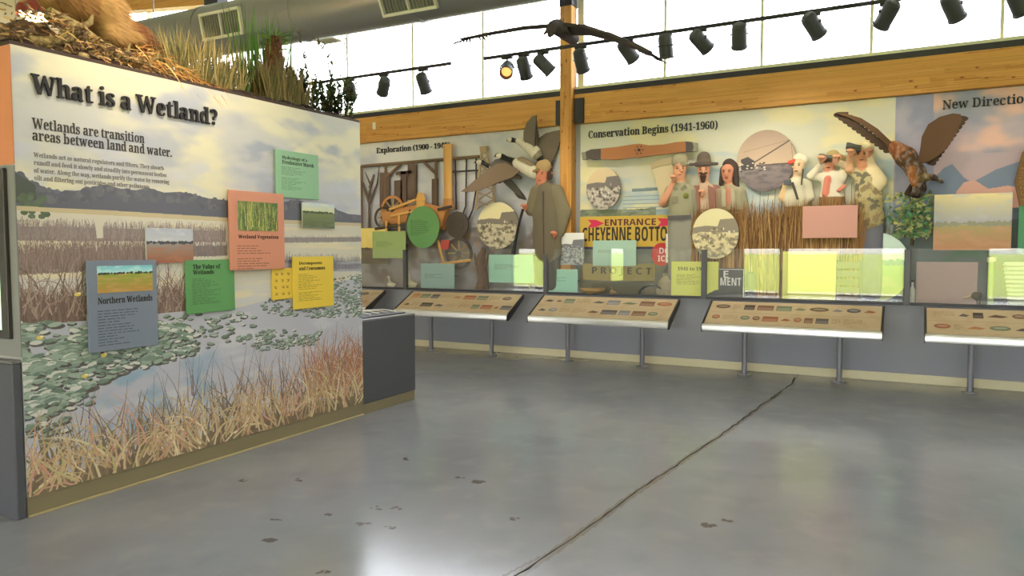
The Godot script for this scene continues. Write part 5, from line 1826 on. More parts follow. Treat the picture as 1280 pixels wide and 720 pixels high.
	t = figure("display figure in a red-brimmed cap and white shirt, leftmost bird watcher", [
		[-1.299, 2.244, -1.094, 2.244, 0.05, 0.055, pale],
		[-1.2, 2.211, -1.205, 2.041, 0.12, 0.13, pale],
		[-1.205, 2.041, -1.185, 0.896, 0.12, 0.11, Cl(150, 116, 74)],
		[-1.299, 2.244, -1.36, 2.094, 0.055, 0.05, Cl(220, 188, 142)],
		[-1.093, 2.235, -1.047, 2.092, 0.055, 0.05, pale],
		[-1.194, 2.371, -1.201, 2.296, 0.045, 0.05, Cl(226, 196, 160)],
		[-1.178, 2.493, -1.185, 2.409, 0.075, 0.058, Cl(228, 196, 160), 0.04],
		[-1.222, 2.458, -1.24, 2.449, 0.018, 0.016, Cl(228, 196, 160), 0.1],
	], -9.34)
	extra(t, "cap", [[-1.179, 2.54, -1.143, 2.529, 0.07, 0.066, Cl(226, 218, 196), 0.02], [-1.223, 2.51, -1.277, 2.503, 0.034, 0.026, Cl(204, 84, 68), 0.06]], mt.v, 0.008)
	face(t, [-1.204, 2.466], 0.13, 0.062)
	for e: Array in [[-1.132, 2.415, -1.114, 2.414, -1.129, 2.227, -1.146, 2.228], [-1.254, 2.261, -1.227, 2.269, -1.161, 2.059, -1.188, 2.059]]:
		band(t, "strap", e, 0.095, Cl(78, 74, 68))
	band(t, "camera_bag", [-1.336, 2.293, -1.255, 2.299, -1.254, 2.232, -1.335, 2.236], 0.11, Cl(86, 90, 96), 0.04)
	t = figure("display figure with straw hat and coral scarf raising dark field glasses", [
		[-0.902, 2.31, -0.713, 2.301, 0.05, 0.05, pale],
		[-0.806, 2.268, -0.811, 2.065, 0.12, 0.13, Cl(216, 208, 188)],
		[-0.811, 2.065, -0.787, 0.909, 0.13, 0.12, Cl(146, 108, 70)],
		[-0.902, 2.31, -1.05, 2.335, 0.052, 0.045, pale],
		[-1.05, 2.335, -0.93, 2.46, 0.042, 0.034, Cl(228, 218, 192), 0.06],
		[-0.722, 2.301, -0.666, 2.445, 0.052, 0.045, Cl(212, 204, 176)],
		[-0.674, 2.436, -0.751, 2.468, 0.042, 0.034, Cl(214, 194, 162), 0.06],
		[-0.843, 2.409, -0.85, 2.326, 0.045, 0.045, Cl(222, 150, 122)],
		[-0.845, 2.501, -0.852, 2.428, 0.072, 0.056, Cl(228, 158, 128), 0.03],
		[-0.858, 2.289, -0.881, 2.123, 0.035, 0.035, Cl(214, 132, 110), 0.12],
		[-0.727, 2.154, -0.677, 2.198, 0.022, 0.022, Cl(214, 132, 110), 0.14],
	], -9.33)
	extra(t, "hat", [[-0.821, 2.56, -0.803, 2.559, 0.066, 0.066, Cl(200, 178, 130), 0.0], [-0.923, 2.538, -0.684, 2.538, 0.02, 0.02, Cl(192, 168, 120), 0.03], [-0.872, 2.535, -0.735, 2.541, 0.032, 0.032, Cl(192, 168, 120), 0.06]], mt.v, 0.008, 0.02)
	face(t, [-0.853, 2.483], 0.12, 0.055)
	hand(t, [-0.922, 2.478], skin, 0.12)
	hand(t, [-0.759, 2.478], skin, 0.12)
	glasses("dark field glasses held by the straw-hatted figure", [-0.949, 2.526, -0.803, 2.517], -9.25)
	t = figure("tall display figure in camouflage shirt and grey trousers with field glasses", [
		[-0.512, 2.3, -0.381, 2.303, 0.06, 0.07, Cl(188, 176, 130)],
		[-0.445, 2.251, -0.424, 2.034, 0.135, 0.14, Cl(188, 176, 130)],
		[-0.424, 2.034, -0.403, 1.834, 0.14, 0.15, Cl(172, 158, 112)],
		[-0.468, 1.799, -0.465, 0.919, 0.10, 0.09, Cl(112, 112, 124)],
		[-0.361, 1.797, -0.35, 0.923, 0.10, 0.09, Cl(112, 112, 124)],
		[-0.52, 2.3, -0.63, 2.388, 0.06, 0.05, Cl(190, 180, 140)],
		[-0.63, 2.388, -0.625, 2.533, 0.045, 0.036, Cl(216, 168, 130), 0.06],
		[-0.381, 2.33, -0.339, 2.238, 0.085, 0.10, Cl(232, 214, 172), 0.04],
		[-0.339, 2.238, -0.418, 2.503, 0.05, 0.036, Cl(228, 206, 166), 0.06],
		[-0.498, 2.435, -0.488, 2.344, 0.05, 0.06, Cl(214, 148, 110)],
		[-0.501, 2.562, -0.499, 2.453, 0.08, 0.06, Cl(216, 154, 116), 0.03],
	], -9.32)
	var body: MeshInstance3D = t.get_child(0)
	var arr := body.mesh.surface_get_arrays(0)
	var vs: PackedVector3Array = arr[Mesh.ARRAY_VERTEX]
	var cs: PackedColorArray = arr[Mesh.ARRAY_COLOR]
	var nz := FastNoiseLite.new()
	nz.seed = 77
	nz.frequency = 7.0
	for i in vs.size():
		var e := nz.get_noise_3dv(vs[i])
		if cs[i].r > 0.3 and cs[i].r < 0.55 and cs[i].b < 0.3:
			if e > 0.15:
				cs[i] = Cl(112, 106, 88)
			elif e < -0.22:
				cs[i] = Cl(146, 126, 94)
	arr[Mesh.ARRAY_COLOR] = cs
	var am := ArrayMesh.new()
	am.add_surface_from_arrays(Mesh.PRIMITIVE_TRIANGLES, arr)
	body.mesh = am
	body.set_surface_override_material(0, mt.v)
	extra(t, "cap", [[-0.486, 2.628, -0.445, 2.626, 0.072, 0.064, Cl(210, 192, 140), 0.02], [-0.462, 2.649, -0.454, 2.64, 0.035, 0.035, Cl(232, 220, 180), 0.08]], mt.v, 0.008)
	face(t, [-0.509, 2.553], 0.13, 0.06)
	hand(t, [-0.617, 2.532], skin, 0.13)
	hand(t, [-0.435, 2.522], skin, 0.13)
	glasses("grey field glasses held by the camouflage figure", [-0.661, 2.635, -0.502, 2.607], -9.23)

func glasses(label: String, f: Array, z: float) -> void:
	var a := Vector3(f[0], f[1], z)
	var b := Vector3(f[2], f[3], z)
	var t := thing("field_glasses", label, "binoculars", Transform3D(Basis.IDENTITY, (a + b) * 0.5))
	for s: float in [-1.0, 1.0]:
		var m := MB.new()
		var d := (b - a) * 0.5
		var o := Vector3(0, 0.012 * s, 0.03 * s)
		m.tube([-d * 1.0 + o, -d * 0.5 + o, d * 0.1 + o, d * 0.9 + o], [0.04, 0.038, 0.026, 0.024], 10)
		obj("barrel", m, mat(C(96, 96, 92), 0.5), t)
	var m2 := MB.new()
	m2.span(-0.03, -0.015, -0.03, 0.03, 0.015, 0.03, 0.004)
	obj("bridge", m2, mat(C(84, 84, 82), 0.5), t)

func hand(t: Node3D, at: Array, col: Color, z: float) -> void:
	# palm, four fingers of different length and a thumb, loosely closed
	var o := Vector3(at[0] - t.position.x, at[1] - 0.87, z)
	var bs := [[o, o + Vector3(0.0, 0.035, 0.01), 0.024, 0.028, col]]
	for i in 4:
		var k := o + Vector3(-0.027 + i * 0.018, 0.045, 0.018)
		var l: float = [0.030, 0.036, 0.033, 0.024][i]
		bs.append([k, k + Vector3(0, l * 0.6, 0.022), 0.0105, 0.0095, col])
		bs.append([k + Vector3(0, l * 0.6, 0.022), k + Vector3(0, l * 0.4 - 0.012, 0.045), 0.0095, 0.008, col])
	bs.append([o + Vector3(0.025, 0.01, 0.01), o + Vector3(0.046, 0.034, 0.026), 0.013, 0.010, col])
	bs.append([o + Vector3(0.046, 0.034, 0.026), o + Vector3(0.042, 0.058, 0.036), 0.010, 0.008, col])
	obj("hand", flesh(bs, 0.006, 0.008), mt.v, t)

# ---------------------------------------------------------------- mounted birds
func wing(parent: Node3D, called: String, outline: Array, o: Vector3, z: float, lift: float, root: Vector2, col: Color, feathers: Array, fcol: Color) -> void:
	# a thick cambered wing panel that stands out from the wall by lift x distance from its root, with flight feathers along its rear edge
	var w := Node3D.new()
	w.name = called
	parent.add_child(w, true)
	var rt := root - Vector2(o.x, o.y)
	var m := MB.new()
	m.col = col
	var q := P2(off(outline, o.x, o.y))
	m.prism(q, z - 0.012, z + 0.012, Rect2(0, 0, 1, 1), rt, lift)
	obj("wing_panel", m, mt.v, w)
	for f: Array in feathers:
		var a := Vector2(f[0] - o.x, f[1] - o.y)
		var b := Vector2(f[2] - o.x, f[3] - o.y)
		var d := b - a
		var s: Vector2 = d.orthogonal().normalized() * (f[4] if f.size() > 4 else 0.03)
		m = MB.new()
		m.col = fcol.lerp(col, 0.35 * fmod(absf(f[0] * 37.0), 1.0))
		m.prism(PackedVector2Array([a - s, a + d * 0.7 - s, a + d * 0.92 - s * 0.6, b, a + d * 0.92 + s * 0.6, a + d * 0.7 + s, a + s]), z - 0.016, z - 0.008, Rect2(0, 0, 1, 1), rt, lift)
		obj("feather", m, mt.v, w)

func fan(a0: Array, a1: Array, b0: Array, b1: Array, n: int, wd: float) -> Array:
	# n feathers whose roots run from a0 to a1 and whose tips run from b0 to b1
	var r := []
	for i in n:
		var f := i / float(n - 1)
		r.append([lerpf(a0[0], a1[0], f), lerpf(a0[1], a1[1], f), lerpf(b0[0], b1[0], f), lerpf(b0[1], b1[1], f), wd])
	return r

func birds() -> void:
	# ---- eagle
	var o := [-0.016, 2.348]
	var ov := Vector3(o[0], o[1], 0)
	var br := Cl(92, 66, 42)
	var rust := Cl(140, 84, 42)
	var dk := Cl(60, 44, 32)
	var t := thing("eagle", "brown eagle mount with raised wings swooping in front of the sunset mural", "bird", Transform3D(Basis.IDENTITY, Vector3(o[0], o[1], -9.05)))
	var rows := [
		[-0.158, 2.562, -0.064, 2.47, 0.075, 0.10, rust], [-0.064, 2.47, 0.046, 2.294, 0.10, 0.085, br],
		[0.046, 2.294, 0.08, 2.122, 0.08, 0.05, dk], [0, 2.33, 0.019, 2.175, 0.04, 0.03, Cl(150, 96, 50), 0.06],
		[-0.143, 2.561, -0.19, 2.599, 0.055, 0.04, rust, 0.04], [0.08, 2.122, 0.052, 2.071, 0.055, 0.05, dk, 0.02],
		[0.052, 2.071, 0.007, 2.056, 0.03, 0.008, dk, 0.04],
		[0.078, 2.241, 0.197, 2.235, 0.04, 0.025, Cl(120, 100, 60), 0.04], [0.197, 2.235, 0.286, 2.181, 0.025, 0.018, dk, 0.06],
	]
	var bs := bones2(rows)
	for b: Array in bs:
		b[0] -= ov
		b[1] -= ov
	obj("body", speckle(flesh(bs, 0.012, 0.05), 0.45), mt.vfab, t)
	wing(t, "wing", [-0.172, 2.511, -0.252, 2.603, -0.38, 2.733, -0.493, 2.829, -0.607, 2.9, -0.755, 2.956, -0.641, 2.946, -0.494, 2.89, -0.334, 2.773, -0.222, 2.653, -0.127, 2.56], ov, 0.02, 0.3, Vector2(o[0] - 0.15, o[1] + 0.15), br,
		fan([-0.189, 2.564], [-0.624, 2.936], [-0.281, 2.536], [-0.771, 2.94], 12, 0.03), dk)
	wing(t, "wing", [0.044, 2.379, 0.07, 2.53, 0.082, 2.665, 0.138, 2.787, 0.24, 2.854, 0.355, 2.878, 0.427, 2.863, 0.443, 2.804, 0.403, 2.692, 0.362, 2.611, 0.321, 2.531, 0.235, 2.452, 0.148, 2.399], ov, 0.02, 0.15, Vector2(o[0] + 0.1, o[1]), br,
		fan([0.255, 2.82], [0.087, 2.461], [0.5, 2.816], [0.223, 2.369], 12, 0.036), dk)
	var tl := MB.new()
	for i in 5:
		var bb := [0.047, 2.242]
		tl.col = dk
		var ang := -0.5 + i * 0.18
		var a2 := Vector2(bb[0] - o[0], bb[1] - o[1])
		var d := Vector2(sin(ang), -cos(ang)) * 0.2
		var s := d.orthogonal().normalized() * 0.025
		tl.prism(PackedVector2Array([a2 - s, a2 + d - s, a2 + d * 1.08, a2 + d + s, a2 + s]), -0.03, -0.02)
	obj("tail", tl, mt.vfab, t)

	# ---- three geese
	var grey := Cl(118, 104, 90)
	var gd := Cl(74, 68, 66)
	var wht := Cl(226, 216, 196)
	var blk := Cl(34, 32, 34)
	goose("goose mount highest of three, wing tip over the timber beam", [-4.728, 2.885], -9.27, [
		[-4.855, 2.983, -4.653, 2.836, 0.055, 0.09, wht], [-4.753, 2.932, -4.603, 2.789, 0.06, 0.07, Cl(150, 136, 116)], [-4.906, 3.004, -4.855, 2.983, 0.035, 0.05, wht],
		[-5.009, 3.028, -4.88, 2.996, 0.022, 0.032, blk], [-5.061, 3.031, -4.996, 3.027, 0.02, 0.03, blk], [-5.048, 3.036, -5.022, 3.029, 0.024, 0.024, wht, 0.012],
		[-5.061, 3.029, -5.1, 3.023, 0.014, 0.006, blk], [-4.603, 2.789, -4.504, 2.65, 0.06, 0.02, blk]],
		[[-4.703, 2.884, -4.791, 3.001, -4.779, 3.112, -4.715, 3.229, -4.615, 3.309, -4.553, 3.315, -4.566, 3.228, -4.591, 3.12, -4.615, 2.989, -4.628, 2.857], [-4.653, 2.881, -4.603, 3.032, -4.504, 3.091, -4.381, 3.114, -4.248, 3.126, -4.272, 3.008, -4.32, 2.881, -4.381, 2.731, -4.442, 2.658, -4.553, 2.719]],
		[fan([-4.716, 3.04], [-4.64, 2.924], [-4.566, 3.305], [-4.553, 3.073], 6, 0.028), fan([-4.553, 2.94], [-4.578, 2.765], [-4.26, 3.094], [-4.405, 2.645], 9, 0.04)], grey, gd)
	goose("goose mount in the middle with black neck stretched left", [-4.791, 2.639], -9.22, [
		[-4.88, 2.677, -4.628, 2.542, 0.08, 0.09, wht], [-4.829, 2.708, -4.678, 2.633, 0.07, 0.07, Cl(150, 132, 108)], [-4.628, 2.542, -4.479, 2.446, 0.06, 0.02, blk],
		[-5.138, 2.793, -4.931, 2.714, 0.028, 0.045, blk], [-5.216, 2.821, -5.125, 2.793, 0.03, 0.034, blk], [-5.19, 2.808, -5.164, 2.806, 0.032, 0.03, wht, 0.014], [-5.229, 2.822, -5.282, 2.802, 0.016, 0.006, blk]],
		[[-4.906, 2.623, -5.034, 2.697, -5.164, 2.682, -5.296, 2.609, -5.43, 2.49, -5.566, 2.38, -5.675, 2.303, -5.512, 2.297, -5.324, 2.348, -5.113, 2.43, -4.932, 2.489, -4.829, 2.574], [-4.678, 2.566, -4.628, 2.674, -4.566, 2.759, -4.529, 2.647, -4.541, 2.515, -4.603, 2.43]],
		[fan([-5.43, 2.467], [-4.931, 2.557], [-5.621, 2.29], [-4.983, 2.447], 9, 0.035), fan([-4.628, 2.564], [-4.678, 2.5], [-4.553, 2.714], [-4.529, 2.426], 5, 0.022)], Cl(134, 112, 92), gd)
	goose("goose mount lowest and farthest left, white cheek beside the derrick", [-5.234, 2.604], -9.32, [
		[-5.354, 2.656, -5.115, 2.575, 0.05, 0.07, wht], [-5.115, 2.575, -4.908, 2.496, 0.06, 0.03, Cl(130, 112, 96)],
		[-5.542, 2.747, -5.38, 2.669, 0.026, 0.04, blk], [-5.61, 2.763, -5.529, 2.746, 0.028, 0.03, blk], [-5.583, 2.749, -5.556, 2.748, 0.03, 0.028, wht, 0.012], [-5.624, 2.763, -5.679, 2.743, 0.014, 0.006, blk]],
		[[-5.38, 2.68, -5.273, 2.766, -5.115, 2.78, -4.985, 2.704, -5.037, 2.594, -5.194, 2.556], [-5.274, 2.629, -5.115, 2.506, -4.959, 2.34, -4.908, 2.225, -5.037, 2.297, -5.221, 2.465]],
		[fan([-5.3, 2.699], [-5.141, 2.622], [-5.036, 2.764], [-4.907, 2.61], 5, 0.028), fan([-5.116, 2.461], [-5.037, 2.389], [-4.96, 2.204], [-4.857, 2.177], 4, 0.026)], Cl(112, 104, 100), gd)

	# ---- large dark bird hung below the ceiling, wings spread
	var h := [-2.992, 3.581]
	var hv := Vector3(h[0], h[1], 0)
	t = thing("hanging_bird", "large dark bird with long spread wings hung below the track lights", "bird", Transform3D(Basis.IDENTITY, Vector3(h[0], h[1], -6.6)))
	var hc := Cl(74, 66, 62)
	rows = [[-3.009, 3.599, -2.984, 3.565, 0.075, 0.06, hc, 0.12, -0.2], [-3.009, 3.584, -3.026, 3.525, 0.05, 0.03, hc, 0.22], [-3.052, 3.605, -3.138, 3.54, 0.03, 0.012, hc, 0.15], [-2.925, 3.572, -2.899, 3.531, 0.03, 0.012, hc, 0.1], [-3.035, 3.542, -3.052, 3.498, 0.028, 0.008, Cl(74, 66, 62), 0.2]]
	bs = bones2(rows)
	for b: Array in bs:
		b[0] -= hv
		b[1] -= hv
	obj("body", flesh(bs, 0.014, 0.05), mt.vfab, t)
	var lw := [-3.069, 3.63, -3.383, 3.651, -3.748, 3.647, -4.112, 3.631]
	var rw := [-2.933, 3.611, -2.742, 3.569, -2.5, 3.469, -2.265, 3.35, -2.075, 3.239]
	for side in 2:
		var f: Array = lw if side == 0 else rw
		var wnode := Node3D.new()
		wnode.name = "wing"
		t.add_child(wnode, true)
		var pts := P3(off(f, h[0], h[1]), 0.12)
		var chord := 0.06 if side == 0 else 0.42
		var top := MB.new()
		top.col = hc
		var dropf := -0.005 if side == 0 else -0.05
		var deep := 0.10 if side == 0 else 0.2
		for i in pts.size() - 1:
			var p: Vector3 = pts[i]
			var q: Vector3 = pts[i + 1]
			var taper0 := 1.0 - 0.5 * i / (pts.size() - 1.0)
			var taper1 := 1.0 - 0.5 * (i + 1) / (pts.size() - 1.0)
			var back0 := Vector3(0, dropf * taper0, -deep * taper0)
			var back1 := Vector3(0, dropf * taper1, -deep * taper1)
			for s: float in [-1.0, 1.0]:
				top.quad(p + Vector3(0, 0.012 * s, 0), q + Vector3(0, 0.012 * s, 0), q + back1, p + back0, Vector3(0, s, 0))
			top.tube([p, q], [0.012 if side == 0 else 0.02, 0.006 if side == 0 else 0.014], 6)
		obj("wing_panel", top, mt.vfab, wnode)
		var e: Vector3 = pts[-1]
		var pre: Vector3 = pts[-2]
		for k in 12:
			var g := k / 11.0
			var base := pre.lerp(e, 0.4 + 0.6 * minf(1.0, g * 1.4)) if k > 3 else pre.lerp(e, 0.1 + 0.1 * k)
			var m := MB.new()
			m.col = hc.darkened(0.2)
			var dir := (e - pre).normalized().lerp(Vector3(0, dropf * 2.0, -0.9).normalized(), 1.0 - g).normalized()
			m.blade(base + Vector3(0, -0.004, -0.03), dir, dir.cross(Vector3.UP).normalized(), 0.14 if side == 0 else 0.17, 0.012 if side == 0 else 0.02, Vector3(0, -0.02, 0), 3)
			obj("feather", m, mt.vfab, wnode)
	var wr := MB.new()
	wr.tube([Vector3(0, 0.1, 0), Vector3(0, 6.6 - h[1], 0)], [0.0015], 4)
	obj("wire", wr, mt.steel, t)

func speckle(m: MB, amount: float) -> MB:
	# plumage: barred darker and lighter flecks over the body colour
	var nz := FastNoiseLite.new()
	nz.seed = 5
	nz.frequency = 22.0
	for i in m.c.size():
		var e := nz.get_noise_3d(m.v[i].x, m.v[i].y * 0.6, m.v[i].z)
		m.c[i] = m.c[i].lerp(m.c[i].darkened(0.7) if e < 0 else m.c[i].lightened(0.35), minf(1.0, absf(e) * 2.0) * amount)
	return m

func goose(label: String, o: Array, z: float, rows: Array, wings: Array, feathers: Array, col: Color, fcol: Color) -> void:
	var ov := Vector3(o[0], o[1], 0)
	var t := thing("goose", label, "bird", Transform3D(Basis.IDENTITY, Vector3(o[0], o[1], z)), "geese flying in front of the first mural")
	var bs := bones2(rows)
	for b: Array in bs:
		b[0] -= ov
		b[1] -= ov
	obj("body", speckle(flesh(bs, 0.01, 0.03), 0.15), mt.vfab, t)
	for i in wings.size():
		wing(t, "wing", wings[i], ov, 0.02 if i == 0 else -0.03, 0.25 if i == 0 else -0.1, Vector2(o[0], o[1]), col, feathers[i], fcol)
	var m := MB.new()
	m.tube([Vector3(0.02, 0, 0), Vector3(0.02, -0.05, ZM - z)], [0.008], 6)
	obj("wall_rod", m, mt.steel, t)

# ---------------------------------------------------------------- glass front and the things on the ledge behind it
func display_ledge() -> void:
	var posts := [-9.2, -6.80, -4.41, -2.235, -0.017, 2.2, 4.4]
	var names := ["behind the marsh wall", "in front of the steam engine", "left of the second reading rail", "below the figures with field glasses", "under the eagle at the right edge", "beyond the right edge"]
	for i in posts.size() - 1:
		var a: float = posts[i]
		var b: float = posts[i + 1]
		var t := thing("glass_screen", "clear glass screen with dark post " + names[i], "glass screen", Transform3D(Basis.IDENTITY, Vector3(a, 0.862, ZG)), "glass screens along the ledge")
		var m := MB.new()
		m.span(0.03, 0.02, -0.005, b - a - 0.035, 0.62, 0.005)
		obj("glass_pane", m, mt.glass, t)
		m = MB.new()
		m.span(-0.03, 0, -0.03, 0.03, 0.61, 0.03, 0.004)
		obj("post", m, mat(C(88, 88, 92), 0.45, 0.2), t)
		m = MB.new()
		m.span(0.03, 0, -0.02, b - a - 0.032, 0.03, 0.024, 0.003)
		obj("bottom_rail", m, mat(C(70, 68, 72), 0.5, 0.2), t)
	# decoys and relics
	decoy("pale bird decoy standing at the left behind the glass", [-6.761, 0.98], 0.26, Cl(214, 206, 176), Cl(196, 160, 96))
	decoy("white bird decoy near the first glass post", [-7.155, 0.998], 0.22, Cl(206, 204, 180), Cl(170, 160, 130))
	decoy("small brown duck decoy under the project board", [-3.466, 0.942], 0.13, Cl(150, 124, 84), Cl(196, 150, 70))
	decoy("slim heron decoy with curved neck by the mint panel", [-4.676, 0.934], 0.17, Cl(140, 132, 112), Cl(176, 160, 110))
	var o := [-5.514, 0.886]
	var t := thing("wooden_stump", "weathered brown wooden stump behind the glass", "stump", Transform3D(Basis.IDENTITY, Vector3(o[0], 0.862, -9.27)))
	var m := MB.new()
	m.tube([Vector3(0, 0, 0), Vector3(0.02, 0.2, 0), Vector3(-0.03, 0.45, 0), Vector3(0.03, 0.62, 0)], [0.11, 0.075, 0.08, 0.04], 10)
	var wd := mat(C(150, 112, 78), 0.9, 0.0, noise_tex(0.05, C(120, 96, 70), Color.WHITE, 45))
	wd.uv1_triplanar = true
	wd.uv1_scale = Vector3(4, 1, 4)
	obj("trunk", m, wd, t)
	for e: Array in [[0.09, 0.1, -0.16], [-0.08, 0.12, 0.15]]:
		m = MB.new()
		m.tube([Vector3(0, 0.3, 0.02), Vector3(e[0], 0.4, 0.03), Vector3(e[0] * 1.4, 0.56, 0.03)], [0.03, 0.022, 0.01], 7)
		obj("branch", m, wd, t)
	o = [-3.751, 0.913]
	t = thing("pottery_bowl", "tan pottery bowl at the foot of the project board", "bowl", Transform3D(Basis.IDENTITY, Vector3(o[0], 0.862, -9.22)))
	m = MB.new()
	m.lathe([Vector2(0, 0), Vector2(0.08, 0), Vector2(0.16, 0.06), Vector2(0.17, 0.09), Vector2(0.155, 0.09), Vector2(0.07, 0.02), Vector2(0, 0.02)], 20)
	obj("bowl", m, mat(C(190, 156, 104), 0.8), t)
	o = [-2.918, 0.873]
	t = thing("iron_trap", "dark iron trap with curved jaws on the ledge", "trap", Transform3D(Basis.IDENTITY, Vector3(o[0], 0.862, -9.21)))
	m = MB.new()
	m.span(-0.27, 0, -0.05, 0.27, 0.03, 0.05, 0.006)
	obj("spring_plate", m, mt.iron, t)
	for s: float in [-1.0, 1.0]:
		m = MB.new()
		var pts := []
		for k in 9:
			var a := PI * k / 8
			pts.append(Vector3(cos(a) * 0.17, 0.03 + sin(a) * 0.12, s * 0.03))
		m.tube(pts, [0.012], 6)
		obj("jaw", m, mt.iron, t)
	o = [-2.751, 0.999]
	t = thing("canvas_bag", "grey-tan canvas bag sagging beside the yellow panel", "bag", Transform3D(Basis.IDENTITY, Vector3(o[0], 0.862, -9.3)))
	m = MB.new()
	m.lathe([Vector2(0, 0), Vector2(0.13, 0.01), Vector2(0.14, 0.1), Vector2(0.11, 0.2), Vector2(0.05, 0.27), Vector2(0.06, 0.31), Vector2(0, 0.31)], 14)
	obj("sack", m, mat(C(158, 146, 120), 0.95), t)
	m = MB.new()
	m.tube([Vector3(0.05, 0.28, 0), Vector3(0.08, 0.36, 0.02), Vector3(0.0, 0.38, 0.03), Vector3(-0.05, 0.28, 0)], [0.008], 6)
	obj("strap", m, mat(C(120, 104, 80), 0.9), t)
	o = [-2.002, 0.86]
	t = thing("slate_slab", "dark flat slate slab at the foot of the dark sign", "slab", Transform3D(Basis.IDENTITY, Vector3(o[0], 0.862, -9.185)))
	m = MB.new()
	m.prism(PackedVector2Array([Vector2(-0.2, 0.0), Vector2(-0.21, 0.05), Vector2(-0.1, 0.11), Vector2(0.05, 0.13), Vector2(0.2, 0.1), Vector2(0.22, 0.0)]), -0.01, 0.02)
	obj("stone", m, mat(C(82, 82, 84), 0.8), t)
	o = [-1.694, 0.867]
	t = thing("grey_canister", "dark grey ribbed canister right of the dark sign", "canister", Transform3D(Basis.IDENTITY, Vector3(o[0], 0.862, -9.26)))
	m = MB.new()
	m.lathe([Vector2(0, 0), Vector2(0.07, 0), Vector2(0.07, 0.10), Vector2(0.075, 0.11), Vector2(0.07, 0.12), Vector2(0.07, 0.30), Vector2(0.06, 0.32), Vector2(0, 0.32)], 18)
	obj("can", m, mat(C(108, 104, 104), 0.5, 0.3), t)
	m = MB.new()
	m.lathe([Vector2(0, 0.32), Vector2(0.055, 0.32), Vector2(0.05, 0.34), Vector2(0, 0.345)], 18)
	obj("lid", m, mat(C(92, 90, 90), 0.5, 0.3), t)
	var r := [-0.73, 0.928, -0.496, 1.348]
	t = thing("slatted_crate", "grey-brown slatted crate between yellow panel and green photo", "crate", Transform3D(Basis.IDENTITY, Vector3((r[0] + r[2]) * 0.5, 0.862, -9.19)))
	var cw: float = (r[2] - r[0]) * 0.5
	for k in 5:
		m = MB.new()
		m.span(-cw, 0.01 + k * 0.095, 0.0, cw, 0.085 + k * 0.095, 0.015, 0.003)
		obj("slat", m, mat(C(116, 102, 90).lightened(0.06 * (k % 2)), 0.85), t)
	for s: float in [-1.0, 1.0]:
		m = MB.new()
		m.span(s * cw - 0.02, 0, -0.02, s * cw + 0.02, 0.49, 0.0, 0.003)
		obj("side_post", m, mat(C(96, 86, 78), 0.85), t)
	o = [0.036, 0.889]
	t = thing("white_bottle", "small white bottle at the left of the mauve panel", "bottle", Transform3D(Basis.IDENTITY, Vector3(o[0], 0.862, -9.23)))
	m = MB.new()
	m.lathe([Vector2(0, 0), Vector2(0.03, 0), Vector2(0.032, 0.16), Vector2(0.012, 0.21), Vector2(0.012, 0.25), Vector2(0, 0.25)], 14)
	obj("flask", m, mat(C(214, 214, 206), 0.35), t)
	m = MB.new()
	m.lathe([Vector2(0, 0.25), Vector2(0.014, 0.25), Vector2(0.014, 0.27), Vector2(0, 0.27)], 12)
	obj("cap", m, mt.black, t)
	o = [0.764, 0.895]
	t = thing("green_tube", "upright pale green tube right of the mauve panel", "tube", Transform3D(Basis.IDENTITY, Vector3(o[0], 0.862, -9.26)))
	m = MB.new()
	m.lathe([Vector2(0, 0), Vector2(0.03, 0), Vector2(0.03, 0.5), Vector2(0.022, 0.5), Vector2(0.022, 0.45)], 14)
	obj("pipe", m, mat(C(160, 184, 110), 0.5), t)
	m = MB.new()
	m.lathe([Vector2(0.03, 0.47), Vector2(0.042, 0.48), Vector2(0.042, 0.52), Vector2(0.03, 0.53)], 14)
	obj("collar", m, mat(C(210, 214, 180), 0.5), t)
	t = thing("bird_skull", "dark bird skull with long bill beside the green tube", "skull", Transform3D(Basis.IDENTITY, Vector3(o[0] - 0.13, 0.862, -9.19)))
	var sk := bones2([[0.0, 0.12, 0.02, 0.13, 0.045, 0.03, Cl(90, 78, 60)], [-0.02, 0.12, -0.12, 0.09, 0.016, 0.006, Cl(196, 180, 140)], [0.02, 0.0, 0.02, 0.12, 0.02, 0.02, Cl(110, 100, 80)]])
	obj("skull", flesh(sk, 0.008, 0.02), mt.v, t)
	o = [1.036, 0.905]
	t = thing("ribbed_basket", "pale ribbed basket at the right edge behind the glass", "basket", Transform3D(Basis.IDENTITY, Vector3(o[0], 0.862, -9.29)))
	t.scale = Vector3(1, 1, 0.75)
	var prof := [Vector2(0, 0), Vector2(0.10, 0)]
	for k in 10:
		prof.append(Vector2(0.105 + k * 0.006, 0.02 + k * 0.045))
		prof.append(Vector2(0.118 + k * 0.006, 0.04 + k * 0.045))
	prof.append(Vector2(0.15, 0.48))
	prof.append(Vector2(0.12, 0.3))
	m = MB.new()
	m.lathe(prof, 22)
	obj("basket", m, mat(C(196, 206, 186), 0.7), t)

